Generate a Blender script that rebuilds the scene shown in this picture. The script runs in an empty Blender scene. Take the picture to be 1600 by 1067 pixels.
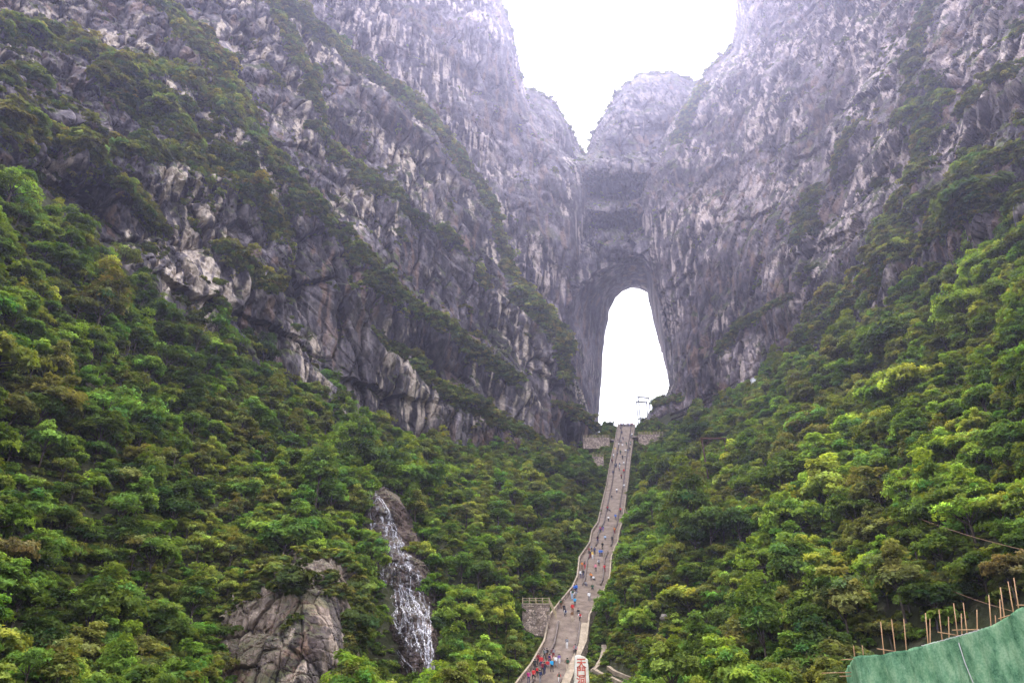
import bpy, math, random
import numpy as np
from mathutils import Vector, Matrix

random.seed(7)
rng = np.random.default_rng(11)
R = math.radians
sc = bpy.context.scene
COL = sc.collection

# ------------------------------------------------------------------ camera
PITCH = R(28.0)
FPX = 1150.0                       # focal length in pixels of a 1600 px wide frame
cam_d = bpy.data.cameras.new('camera')
cam_d.sensor_width = 36.0
cam_d.lens = FPX / 1600.0 * 36.0
cam_d.clip_start = 0.5
cam_d.clip_end = 6000.0
cam = bpy.data.objects.new('camera', cam_d)
cam.location = (0, 0, 0)
cam.rotation_euler = (math.pi / 2 + PITCH, 0, 0)
COL.objects.link(cam)
sc.camera = cam

# ------------------------------------------------------------------ sky, sun, exposure
SUN_EL, SUN_AZ = R(62), R(12)      # azimuth clockwise from +Y
world = bpy.data.worlds.new('World')
sc.world = world
world.use_nodes = True
wt = world.node_tree
wt.nodes.clear()
w_out = wt.nodes.new('ShaderNodeOutputWorld')
w_bg = wt.nodes.new('ShaderNodeBackground')
w_sky = wt.nodes.new('ShaderNodeTexSky')
w_sky.sky_type = 'NISHITA'
w_sky.sun_disc = False
w_sky.sun_elevation = SUN_EL
w_sky.sun_rotation = SUN_AZ
w_sky.altitude = 1000
w_sky.air_density = 1.0
w_sky.dust_density = 6.0
w_sky.ozone_density = 1.0
# overcast: a closed, even cloud sheet takes most of the blue out of the sky
w_mix = wt.nodes.new('ShaderNodeMixRGB')
w_mix.inputs[0].default_value = 0.86
w_mix.inputs[2].default_value = (6.3, 6.3, 6.8, 1)
w_bg.inputs[1].default_value = 0.13
wt.links.new(w_sky.outputs[0], w_mix.inputs[1])
wt.links.new(w_mix.outputs[0], w_bg.inputs[0])
wt.links.new(w_bg.outputs[0], w_out.inputs[0])

sun_d = bpy.data.lights.new('sun', 'SUN')
sun_d.energy = 1.3
sun_d.angle = R(14)
sun_d.color = (1.0, 0.95, 0.86)
sun = bpy.data.objects.new('sun', sun_d)
sv = Vector((math.sin(SUN_AZ) * math.cos(SUN_EL), math.cos(SUN_AZ) * math.cos(SUN_EL), math.sin(SUN_EL)))
sun.rotation_euler = (-sv).to_track_quat('-Z', 'Y').to_euler()
sun.location = (0, -50, 400)
COL.objects.link(sun)

sc.view_settings.view_transform = 'Standard'
sc.view_settings.look = 'None'
sc.view_settings.gamma = 1.0
sc.view_settings.use_curve_mapping = False
sc.view_settings.exposure = 2.08
sc.render.engine = 'CYCLES'
sc.cycles.use_denoising = True
sc.cycles.use_adaptive_sampling = True
sc.cycles.adaptive_threshold = 0.025
sc.cycles.max_bounces = 4
sc.cycles.diffuse_bounces = 2
sc.cycles.glossy_bounces = 1
sc.cycles.transmission_bounces = 3
sc.cycles.volume_bounces = 1
sc.cycles.transparent_max_bounces = 4

HAZE_DENSITY = 0.00024

# ------------------------------------------------------------------ helpers
CT, ST = math.cos(PITCH), math.sin(PITCH)


def ray(px, py):
    xc = (np.asarray(px, float) - 800.0) / FPX
    yc = (533.5 - np.asarray(py, float)) / FPX
    return xc, CT - yc * ST, ST + yc * CT


def at(px, py, Y):
    """world point seen at photo pixel (px, py), Y metres ahead"""
    a, b, c = ray(px, py)
    t = np.asarray(Y, float) / b
    return np.stack([a * t, b * t, c * t], -1)


def atv(px, py, Y):
    return Vector(at(px, py, Y).tolist())


def project(P):
    P = np.asarray(P, float)
    zc = P[..., 1] * CT + P[..., 2] * ST
    yc = -P[..., 1] * ST + P[..., 2] * CT
    return 800 + FPX * P[..., 0] / zc, 533.5 - FPX * yc / zc, zc


G16 = np.array([[1, 1, 0], [-1, 1, 0], [1, -1, 0], [-1, -1, 0], [1, 0, 1], [-1, 0, 1], [1, 0, -1], [-1, 0, -1],
                [0, 1, 1], [0, -1, 1], [0, 1, -1], [0, -1, -1], [1, 1, 0], [-1, 1, 0], [0, -1, 1], [0, -1, -1]], np.float32)


U = np.uint32


def _hash(ix, iy, iz, seed):
    h = np.asarray(ix).astype(U) * U(374761393) + np.asarray(iy).astype(U) * U(668265263) + np.asarray(iz).astype(U) * U(2147483647) + U((seed * 974634777) & 0xFFFFFFFF)
    h = (h ^ (h >> U(13))) * U(1274126177)
    h = (h ^ (h >> U(16))) * U(2246822519)
    return h ^ (h >> U(15))


def noise3(P, seed=0):
    P = np.asarray(P, np.float32)
    i = np.floor(P).astype(np.int32)
    f = (P - i).astype(np.float32)
    u = f * f * f * (f * (f * 6 - 15) + 10)
    out = 0
    for dx in (0, 1):
        for dy in (0, 1):
            for dz in (0, 1):
                g = G16[_hash(i[:, 0] + dx, i[:, 1] + dy, i[:, 2] + dz, seed) & 15]
                d = g[:, 0] * (f[:, 0] - dx) + g[:, 1] * (f[:, 1] - dy) + g[:, 2] * (f[:, 2] - dz)
                w = (u[:, 0] if dx else 1 - u[:, 0]) * (u[:, 1] if dy else 1 - u[:, 1]) * (u[:, 2] if dz else 1 - u[:, 2])
                out = out + d * w
    return out


def fbm(P, octv=4, seed=0, gain=0.5):
    P = np.asarray(P, np.float32)
    a, s, o = 1.0, 0, 0
    for k in range(octv):
        o = o + a * noise3(P * (2.0 ** k) + 17.3 * k, seed + k)
        a *= gain
    return o


def ridged(P, octv=3, seed=0):
    a, o = 1.0, 0
    for k in range(octv):
        o = o + a * (1 - 2 * np.abs(noise3(P * (2.0 ** k) + 9.1 * k, seed + k)))
        a *= 0.5
    return o


def facets(P, seed=0, tilt=1.0):
    """broken rock: every cell is a plane with its own height and tilt. Returns height and distance to the joint"""
    P = np.asarray(P, np.float32)
    i = np.floor(P).astype(np.int32)
    n = len(P)
    f1 = np.full(n, 9.0, np.float32)
    f2 = np.full(n, 9.0, np.float32)
    hh = np.zeros(n, U)
    rel = np.zeros((n, 3), np.float32)
    for dx in (-1, 0, 1):
        for dy in (-1, 0, 1):
            for dz in (-1, 0, 1):
                c = i + np.array([dx, dy, dz], np.int32)
                h = _hash(c[:, 0], c[:, 1], c[:, 2], seed)
                q = np.stack([(h & U(255)), (h >> U(8)) & U(255), (h >> U(16)) & U(255)], -1).astype(np.float32) * np.float32(0.8 / 255.0) + np.float32(0.1)
                v = P - (c + q)
                d = v[:, 0] ** 2 + v[:, 1] ** 2 + v[:, 2] ** 2
                near = d < f1
                f2 = np.where(near, f1, np.minimum(f2, d))
                f1 = np.where(near, d, f1)
                hh = np.where(near, h, hh)
                rel[near] = v[near]
    g = _hash(hh, hh >> U(7), hh >> U(3), seed + 77)
    tv = np.stack([(g & U(255)), (g >> U(8)) & U(255), (g >> U(16)) & U(255)], -1).astype(np.float32) / 127.5 - 1.0
    val = ((g >> U(24)) & U(255)).astype(np.float32) / 127.5 - 1.0
    return 0.5 * val + tilt * (rel * tv).sum(1), np.sqrt(f2) - np.sqrt(f1), tv[:, 1]


def in_poly(px, py, poly):
    px = np.asarray(px, float)
    py = np.asarray(py, float)
    ins = np.zeros(px.shape, bool)
    n = len(poly)
    for k in range(n):
        x0, y0 = poly[k]
        x1, y1 = poly[(k + 1) % n]
        c = ((y0 > py) != (y1 > py))
        with np.errstate(divide='ignore', invalid='ignore'):
            xi = (x1 - x0) * (py - y0) / (y1 - y0 if y1 != y0 else 1e-9) + x0
        ins ^= c & (px < xi)
    return ins


def dist_line(px, py, line):
    d = np.full(np.shape(px), 1e9)
    for (x0, y0), (x1, y1) in zip(line[:-1], line[1:]):
        vx, vy = x1 - x0, y1 - y0
        L = vx * vx + vy * vy + 1e-9
        t = np.clip(((px - x0) * vx + (py - y0) * vy) / L, 0, 1)
        d = np.minimum(d, np.hypot(px - x0 - t * vx, py - y0 - t * vy))
    return d


class RBF:
    def __init__(self, xy, v, c=10.0, smooth=0.0, lin=True):
        self.xy = np.asarray(xy, float)
        self.c = c
        n = len(self.xy)
        K = self.k(self.xy)
        K += np.eye(n) * smooth
        A = np.zeros((n + 3, n + 3))
        A[:n, :n] = K
        Pm = np.c_[np.ones(n), self.xy]
        A[:n, n:] = Pm
        A[n:, :n] = Pm.T
        b = np.r_[np.asarray(v, float), 0, 0, 0]
        self.w = np.linalg.solve(A, b)

    def k(self, q):
        d2 = ((q[:, None, :] - self.xy[None]) ** 2).sum(-1)
        return -np.sqrt(d2 + self.c ** 2)

    def __call__(self, q):
        q = np.asarray(q, float).reshape(-1, 2)
        out = np.empty(len(q))
        for s in range(0, len(q), 40000):
            b = q[s:s + 40000]
            out[s:s + 40000] = self.k(b) @ self.w[:-3] + self.w[-3] + b @ self.w[-2:]
        return out


def mesh_np(name, V, F, mats=(), smooth=True, tri=False):
    """V (n,3), F (m,4) or (m,3) -> mesh data"""
    V = np.ascontiguousarray(V, np.float32)
    F = np.ascontiguousarray(F, np.int32)
    k = F.shape[1]
    me = bpy.data.meshes.new(name)
    me.vertices.add(len(V))
    me.vertices.foreach_set('co', V.ravel())
    me.loops.add(F.size)
    me.loops.foreach_set('vertex_index', F.ravel())
    me.polygons.add(len(F))
    me.polygons.foreach_set('loop_start', np.arange(0, F.size, k, dtype=np.int32))
    try:
        me.polygons.foreach_set('loop_total', np.full(len(F), k, np.int32))
    except Exception:
        pass
    me.update(calc_edges=True)
    me.polygons.foreach_set('use_smooth', np.full(len(F), smooth, bool))
    for m in mats:
        me.materials.append(m)
    me.validate()
    return me


def link(name, data, parent=None, **props):
    o = bpy.data.objects.new(name, data)
    COL.objects.link(o)
    if parent is not None:
        o.parent = parent
    for k, v in props.items():
        o[k] = v
    return o


def empty(name, loc, rz=0.0, **props):
    o = link(name, None, **props)
    o.location = loc
    o.rotation_euler = (0, 0, rz)
    o.empty_display_size = 0.3
    return o


class MB:
    """collects boxes, bars and tubes into one mesh"""
    def __init__(self):
        self.v, self.f = [], []

    def add(self, vs, fs):
        b = len(self.v)
        self.v += [tuple(p) for p in vs]
        self.f += [tuple(b + i for i in q) for q in fs]
        return self

    def hexa(self, p):       # 8 points: bottom ring then top ring
        return self.add(p, [(3, 2, 1, 0), (4, 5, 6, 7), (0, 1, 5, 4), (1, 2, 6, 5), (2, 3, 7, 6), (3, 0, 4, 7)])

    def box(self, x0, x1, y0, y1, z0, z1):
        return self.hexa([(x0, y0, z0), (x1, y0, z0), (x1, y1, z0), (x0, y1, z0), (x0, y0, z1), (x1, y0, z1), (x1, y1, z1), (x0, y1, z1)])

    def tube(self, pts, rad, n=6, cap=True):
        pts = [Vector(p) for p in pts]
        rad = [rad] * len(pts) if not hasattr(rad, '__len__') else rad
        b = len(self.v)
        for i, p in enumerate(pts):
            t = (pts[min(i + 1, len(pts) - 1)] - pts[max(i - 1, 0)]).normalized()
            a = t.cross(Vector((0, 0, 1)) if abs(t.z) < 0.9 else Vector((1, 0, 0))).normalized()
            c = t.cross(a)
            for k in range(n):
                an = 2 * math.pi * k / n
                self.v.append(tuple(p + (a * math.cos(an) + c * math.sin(an)) * rad[i]))
        for i in range(len(pts) - 1):
            for k in range(n):
                k2 = (k + 1) % n
                self.f.append((b + i * n + k, b + i * n + k2, b + (i + 1) * n + k2, b + (i + 1) * n + k))
        if cap:
            self.f.append(tuple(b + k for k in range(n))[::-1])
            self.f.append(tuple(b + (len(pts) - 1) * n + k for k in range(n)))
        return self

    def mesh(self, name, mat, smooth=False):
        me = bpy.data.meshes.new(name)
        me.from_pydata(self.v, [], self.f)
        me.update()
        if smooth:
            me.polygons.foreach_set('use_smooth', np.ones(len(me.polygons), bool))
        for m in (mat if isinstance(mat, (list, tuple)) else [mat]):
            me.materials.append(m)
        return me

    def build(self, name, mat, parent=None, smooth=False, **props):
        return link(name, self.mesh(name, mat, smooth), parent, **props)


# ------------------------------------------------------------------ materials
class NT:
    def __init__(self, name):
        self.m = bpy.data.materials.new(name)
        self.m.use_nodes = True
        self.t = self.m.node_tree
        self.t.nodes.clear()
        self.out = self.n('ShaderNodeOutputMaterial')

    def n(self, kind, **kw):
        nd = self.t.nodes.new(kind)
        for k, v in kw.items():
            setattr(nd, k, v)
        return nd

    def l(self, a, b):
        self.t.links.new(a, b)

    def pos(self, scale=(1, 1, 1), rot=(0, 0, 0)):
        g = self.n('ShaderNodeNewGeometry')
        mp = self.n('ShaderNodeMapping')
        mp.inputs['Scale'].default_value = scale
        mp.inputs['Rotation'].default_value = rot
        self.l(g.outputs['Position'], mp.inputs['Vector'])
        return mp.outputs[0]

    def noise(self, vec, scale, detail=4, rough=0.55, dist=0.0):
        nd = self.n('ShaderNodeTexNoise')
        nd.inputs['Scale'].default_value = scale
        nd.inputs['Detail'].default_value = detail
        nd.inputs['Roughness'].default_value = rough
        nd.inputs['Distortion'].default_value = dist
        if vec is not None:
            self.l(vec, nd.inputs['Vector'])
        return nd.outputs['Fac']

    def ramp(self, fac, stops, interp='LINEAR'):
        r = self.n('ShaderNodeValToRGB')
        r.color_ramp.interpolation = interp
        e = r.color_ramp.elements
        while len(e) < len(stops):
            e.new(0.5)
        for i, (p, c) in enumerate(stops):
            e[i].position = p
            e[i].color = (*c, 1) if len(c) == 3 else c
        self.l(fac, r.inputs[0])
        return r.outputs[0]

    def mix(self, fac, a, b, mode='MIX'):
        x = self.n('ShaderNodeMixRGB', blend_type=mode)
        for s, v in ((0, fac), (1, a), (2, b)):
            if isinstance(v, (int, float)):
                x.inputs[s].default_value = v
            elif isinstance(v, tuple):
                x.inputs[s].default_value = (*v, 1) if len(v) == 3 else v
            else:
                self.l(v, x.inputs[s])
        return x.outputs[0]

    def math(self, op, a, b=0.5, clamp=False):
        x = self.n('ShaderNodeMath', operation=op, use_clamp=clamp)
        for s, v in ((0, a), (1, b)):
            if isinstance(v, (int, float)):
                x.inputs[s].default_value = v
            else:
                self.l(v, x.inputs[s])
        return x.outputs[0]

    def rng(self, v, a, b, c=0.0, d=1.0):
        x = self.n('ShaderNodeMapRange')
        self.l(v, x.inputs[0])
        for i, q in enumerate((a, b, c, d)):
            x.inputs[i + 1].default_value = q
        return x.outputs[0]

    def bump(self, h, strength, dist):
        b = self.n('ShaderNodeBump')
        b.inputs['Strength'].default_value = strength
        b.inputs['Distance'].default_value = dist
        self.l(h, b.inputs['Height'])
        return b.outputs[0]

    def surf(self, col, rough=0.9, normal=None, spec=0.2, metal=0.0):
        p = self.n('ShaderNodeBsdfPrincipled')
        if isinstance(col, tuple):
            p.inputs['Base Color'].default_value = (*col, 1)
        else:
            self.l(col, p.inputs['Base Color'])
        p.inputs['Roughness'].default_value = rough
        p.inputs['Specular IOR Level'].default_value = spec
        p.inputs['Metallic'].default_value = metal
        if normal is not None:
            self.l(normal, p.inputs['Normal'])
        self.l(p.outputs[0], self.out.inputs[0])
        return self.m


def rock_material(name, bump=0.5):
    """mineral colour comes from the 'tint' attribute worked out per vertex; fine grain and relief from noise"""
    t = NT(name)
    at_ = t.n('ShaderNodeAttribute', attribute_name='tint')
    p = t.pos((1, 1, 0.7))
    n = t.noise(p, 1.1, 4, 0.66)
    col = t.mix(0.75, at_.outputs['Color'], t.ramp(n, [(0.32, (0.50, 0.50, 0.51)), (0.5, (0.98, 0.98, 0.98)), (0.68, (1.5, 1.47, 1.44))]), 'MULTIPLY')
    return t.surf(col, 0.88, t.bump(n, bump, 0.9), 0.2)


def lerp3(c0, c1, w):
    return c0 + (c1 - c0) * np.asarray(w)[:, None]


def sstep(x, a, b):
    t = np.clip((x - a) / (b - a), 0, 1)
    return t * t * (3 - 2 * t)


def rock_tint(P, N, pal, seed, moss_extra=None, pale_w=0.0, tone=1.0, lean=0.0):
    """limestone colours: grey beds, pale runs, black algae streaks, grass on ledges"""
    dark, mid, light, pale, stain, black, moss = pal
    dark, mid, light, pale = (np.array(c, float) for c in (dark, mid, light, pale))
    m = 0.5 + 0.40 * fbm(P / 34.0, 3, seed) + 0.30 * fbm(P / np.array([3.2, 3.2, 6.0]), 3, seed + 3, 0.65)
    C = lerp3(lerp3(np.repeat(dark[None], len(P), 0), mid, sstep(m, 0.22, 0.5)), light, sstep(m, 0.52, 0.85))
    C = C * (np.ones(len(P)) * tone)[:, None]
    # dark seams drawn in colour along a joint pattern of their own
    L = np.c_[P[:, 0] + lean * P[:, 2] + 3.0 * fbm(P / 18.0, 2, seed + 50), P[:, 1], P[:, 2]]
    _, js, _ = facets(L / np.array([8.0, 8.0, 36.0]), seed + 51)
    C = C * (1 - 0.85 * np.exp(-js * 11) * np.clip(0.4 + 2.0 * fbm(P / 20.0, 2, seed + 54), 0, 1))[:, None]
    run = fbm(P / np.array([3.4, 3.4, 42.0]), 4, seed + 10, 0.6)
    where = fbm(P / 38.0, 2, seed + 14)
    C = lerp3(C, pale, np.clip(stain * sstep(run, 0.05, 0.26) * sstep(where, -0.06, 0.16) + pale_w * sstep(run, -0.16, 0.14), 0, 1))
    rust = fbm(P / np.array([4.2, 4.2, 30.0]), 3, seed + 16)
    C = lerp3(C, np.array([0.21, 0.135, 0.095]), 0.6 * sstep(rust, 0.12, 0.35) * sstep(-where, -0.05, 0.2))
    run2 = fbm(P / np.array([2.6, 2.6, 34.0]), 4, seed + 18, 0.6)
    where2 = fbm(P / 30.0, 2, seed + 22)
    C = lerp3(C, np.array([0.030, 0.027, 0.031]), black * sstep(run2, 0.0, 0.22) * sstep(where2, -0.05, 0.2))
    g = N[:, 2] + 0.9 * fbm(P / 9.0, 4, seed + 26, 0.6)
    if moss_extra is not None:
        g = g + moss_extra
    mo = moss * sstep(g, 0.55, 0.85)
    gv = 0.5 + 0.9 * fbm(P / 2.4, 3, seed + 30)
    GC = lerp3(np.repeat(np.array([[0.030, 0.038, 0.014]]), len(P), 0), np.array([0.085, 0.092, 0.030]), np.clip(gv, 0, 1))
    return lerp3(C, GC, mo)


def set_tint(me, C):
    a = me.color_attributes.new('tint', 'FLOAT_COLOR', 'POINT')
    a.data.foreach_set('color', np.c_[C, np.ones(len(C))].astype(np.float32).ravel())


M = {}
M['rock'] = rock_material('limestone')
PAL = dict(left=((0.028, 0.024, 0.027), (0.094, 0.081, 0.087), (0.215, 0.187, 0.187), (0.46, 0.385, 0.31), 1.0, 0.85, 1.0),
           rear=((0.034, 0.029, 0.036), (0.102, 0.088, 0.100), (0.225, 0.196, 0.202), (0.44, 0.365, 0.32), 0.9, 0.7, 0.6),
           arch=((0.036, 0.031, 0.039), (0.092, 0.080, 0.093), (0.19, 0.167, 0.175), (0.36, 0.30, 0.265), 0.6, 0.5, 0.8),
           right=((0.031, 0.025, 0.028), (0.098, 0.080, 0.086), (0.215, 0.182, 0.184), (0.44, 0.36, 0.32), 0.9, 0.7, 1.0),
           warm=((0.070, 0.050, 0.037), (0.18, 0.138, 0.106), (0.37, 0.30, 0.24), (0.52, 0.42, 0.33), 0.9, 0.7, 0.6),
           wet=((0.026, 0.017, 0.013), (0.065, 0.044, 0.034), (0.125, 0.090, 0.072), (0.20, 0.15, 0.12), 0.3, 0.4, 0.4))

t = NT('forest_floor')
p = t.pos()
c = t.ramp(t.noise(p, 0.35, 6, 0.7), [(0.3, (0.020, 0.020, 0.010)), (0.5, (0.040, 0.045, 0.018)), (0.68, (0.085, 0.075, 0.045))])
M['floor'] = t.surf(c, 0.95, t.bump(t.noise(p, 1.2, 6, 0.7), 0.8, 0.6), 0.1)

# ------------------------------------------------------------------ staircase line (photo rows -> places)
ST_V = np.array([1120, 1067, 1045, 1008, 967, 947, 922, 905, 875, 858, 851, 833, 819, 779, 757, 729, 693, 663], float)
ST_L = np.array([776, 814, 831, 851.6, 860, 875, 895.5, 903, 906.4, 918, 922.5, 925.8, 935, 944, 949, 953.5, 961, 967])
ST_R = np.array([872, 891, 899, 915, 920, 931, 946, 952, 954.5, 960.5, 964.5, 967, 972, 977.5, 980.5, 983.5, 988, 991.7])
ST_Y = np.interp(ST_V[::-1], [663, 693, 757, 819, 858, 922, 967, 1008, 1067, 1120], [371, 344, 303, 264, 236, 200, 178, 167, 150, 138])[::-1]
_a, _b, _c = ray(ST_L, ST_V)
ST_XL = _a / _b * ST_Y
_a, _b, _c = ray(ST_R, ST_V)
ST_XR = _a / _b * ST_Y
ST_Z = _c / _b * ST_Y


def stair(Y):
    return np.interp(Y, ST_Y, ST_XL), np.interp(Y, ST_Y, ST_XR), np.interp(Y, ST_Y, ST_Z)


# ------------------------------------------------------------------ ground
GP = [(-200, 1067, 50), (-200, 700, 75), (-200, 300, 105),
      (0, 1067, 80), (0, 900, 92), (0, 700, 105), (0, 500, 118), (0, 250, 138), (120, 375, 152),
      (200, 1067, 98), (200, 900, 115), (200, 700, 135), (200, 560, 155), (215, 445, 172), (300, 510, 190),
      (400, 1067, 116), (400, 900, 136), (400, 720, 172), (400, 580, 212), (520, 900, 148), (520, 760, 187), (520, 645, 243),
      (600, 1067, 140), (620, 900, 160), (580, 770, 184), (620, 725, 228), (660, 705, 276),
      (720, 1000, 153), (720, 850, 187), (720, 775, 230), (740, 715, 296), (800, 1000, 162), (800, 870, 197), (820, 785, 245), (820, 708, 322),
      (880, 800, 256), (900, 745, 298), (905, 716, 345), (930, 704, 344), (945, 672, 374),
      (1000, 1040, 150), (1000, 950, 166), (1000, 850, 220), (1000, 760, 287), (1015, 700, 344), (1040, 697, 342), (1020, 664, 374), (1045, 648, 378),
      (1100, 1067, 125), (1100, 950, 148), (1100, 850, 180), (1100, 750, 232), (1100, 685, 300), (1150, 630, 338),
      (1200, 1067, 105), (1200, 900, 140), (1200, 780, 180), (1200, 680, 232), (1250, 585, 288),
      (1350, 1067, 84), (1350, 900, 112), (1350, 750, 150), (1350, 620, 192), (1350, 515, 232), (1450, 437, 205),
      (1500, 1000, 78), (1500, 850, 95), (1500, 700, 120), (1500, 550, 150), (1500, 428, 186),
      (1600, 1067, 66), (1600, 950, 74), (1600, 800, 88), (1600, 600, 112), (1600, 375, 152),
      (1800, 900, 62), (1800, 500, 90), (1800, 270, 118)]
gw = [tuple(at(*q)) for q in GP]
for Y in np.arange(140, 372, 16):
    xl, xr, z = stair(Y)
    gw.append(((xl + xr) / 2, Y, z - 1.5))
gw += [(62, 384, 146), (66, 410, 138), (72, 480, 105), (0, 0, -2), (0, -20, -2), (25, 30, -1.2), (-25, 30, -1.2), (26, 58, 0.5), (40, 45, 1.0),
       (0, 60, -1.0), (0, 100, 1.0), (60, 0, 3), (-60, 0, 3), (0, -150, -20), (150, -150, 0), (-150, -150, 0), (0, -560, -60), (560, -560, 0), (-560, -560, 0),
       (-560, 560, 60), (560, 560, 60), (-560, 0, 120), (560, 0, 120), (0, 560, 60), (-330, 330, 90), (330, 330, 90)]
gw = np.array(gw)
ground_rbf = RBF(gw[:, :2], gw[:, 2], c=6.0)


def ground_z(x, y, rough=True):
    x = np.asarray(x, float).ravel()
    y = np.asarray(y, float).ravel()
    z = ground_rbf(np.c_[x, y])
    if rough:
        q = np.c_[x, y, np.zeros_like(x)]
        z = z + 2.2 * fbm(q / 22.0, 4, 31)
    xl, xr, zs = stair(np.clip(y, 138, 371))
    d = np.maximum(np.maximum(xl - x, x - xr), 0)
    d = np.where(y < 138, d + (138 - y), np.where(y > 371, d + (y - 371), d))
    w = np.clip(1 - (d - 1.0) / 9.0, 0, 1)
    w = w * w * (3 - 2 * w)
    tgt = zs - 1.6
    return np.where(d < 10, z * (1 - w) + np.minimum(z, tgt) * w, z)


def build_ground():
    ys = np.r_[np.arange(-600, -20, 20), np.arange(-20, 420, 1.6), np.arange(420, 601, 20)]
    xs = np.r_[np.arange(-600, -200, 20), np.arange(-200, 200, 1.6), np.arange(200, 601, 20)]
    X, Yg = np.meshgrid(xs, ys)
    Z = ground_z(X, Yg)
    V = np.c_[X.ravel(), Yg.ravel(), Z]
    nx, ny = len(xs), len(ys)
    idx = np.arange(nx * ny).reshape(ny, nx)
    F = np.stack([idx[:-1, :-1], idx[:-1, 1:], idx[1:, 1:], idx[1:, :-1]], -1).reshape(-1, 4)
    return link('ground', mesh_np('ground', V, F, [M['floor']]), kind='structure')


build_ground()


# ------------------------------------------------------------------ cliffs
def strata(P, nb, T, seed, sharp=0.75):
    """stepped beds: each bed stands out at its upper edge and is undercut below"""
    q = (P @ np.asarray(nb, float)) / T + 0.9 * fbm(P / (T * 3.2), 3, seed)
    k = np.floor(q)
    f = q - k
    amp = 0.35 + 0.65 * ((_hash(k.astype(np.int64), np.int64(3), np.int64(5), seed) & 255) / 255.0)
    prof = np.where(f < sharp, f / sharp, (1 - f) / (1 - sharp))
    return prof * amp


def rock_disp(P, style):
    nb = style.get('nb', (0.5, 0.15, 0.85))
    lean = style.get('lean', 0.15)
    s = style.get('scale', 1.0)
    sd = style['seed']
    big = 10.0 * fbm(P / (60 * s), 3, sd)
    wz = 3.0 * s * fbm(P / (24 * s), 3, sd + 60)
    L = np.c_[P[:, 0] + lean * P[:, 2] + wz, P[:, 1] + wz, P[:, 2] + P[:, 0] * style.get('dip', 0.0)]
    msk = np.clip(0.5 + 1.5 * fbm(P / 45.0, 2, sd + 50), 0, 1)
    msk2 = np.clip(0.5 + 1.8 * fbm(P / 26.0, 2, sd + 51), 0, 1)
    fl = 3.4 * ridged(L / np.array([13, 13, 130]) / s, 2, sd + 5) + 1.6 * ridged(L / np.array([4.6, 4.6, 70]) / s, 3, sd + 9)
    b1 = style.get('bed', 4.5) * strata(P, nb, 30.0 * s, sd + 20, 0.88)
    b2 = 1.8 * strata(P, nb, 8.0 * s, sd + 21, 0.88)
    # long bedding grooves
    q = (P @ np.asarray(nb, float)) / (5.2 * s) + 0.55 * fbm(P / (30.0 * s), 3, sd + 22)
    gr = np.abs(q - np.round(q)) / (0.4 + 0.6 * np.abs(noise3(P / (14.0 * s), sd + 23)) * 2)
    groove = -1.1 * np.exp(-gr * 16)
    tl = style.get('tilt', 1.0)
    fa, ja, ta = facets(L / np.array([12.0, 12.0, 58.0]) / s, sd + 30, tl)
    fb, jb, tb = facets(L / np.array([4.4, 4.4, 24.0]) / s, sd + 31, tl)
    fc, jc, tc = facets(L / np.array([1.9, 1.9, 6.5]) / s, sd + 32, tl)
    blk = 6.5 * fa - 4.5 * np.exp(-ja * 15)
    blk2 = 1.7 * fb - 1.5 * np.exp(-jb * 10)
    blk3 = style.get('w3', 1.0) * (0.55 * fc - 0.4 * np.exp(-jc * 7))
    rough = np.clip(0.15 + 1.1 * msk2, 0, 1)
    d = (big + style.get('flute', 1.0) * fl * (0.45 + 0.75 * msk) + b1 * (1.2 - 0.5 * msk) + b2 * (1.2 - 0.7 * msk2) + groove * (1.1 - 0.7 * msk) + style.get('blkw', 1.0) * (blk + blk2 * rough) + blk3 * rough)
    # every plate has weathered to its own tone
    tone = np.exp(0.20 * ta + 0.26 * tb + 0.14 * tc)
    return (d - d.mean()) * style.get('amp', 1.0), tone


PATCH = {}


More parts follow.
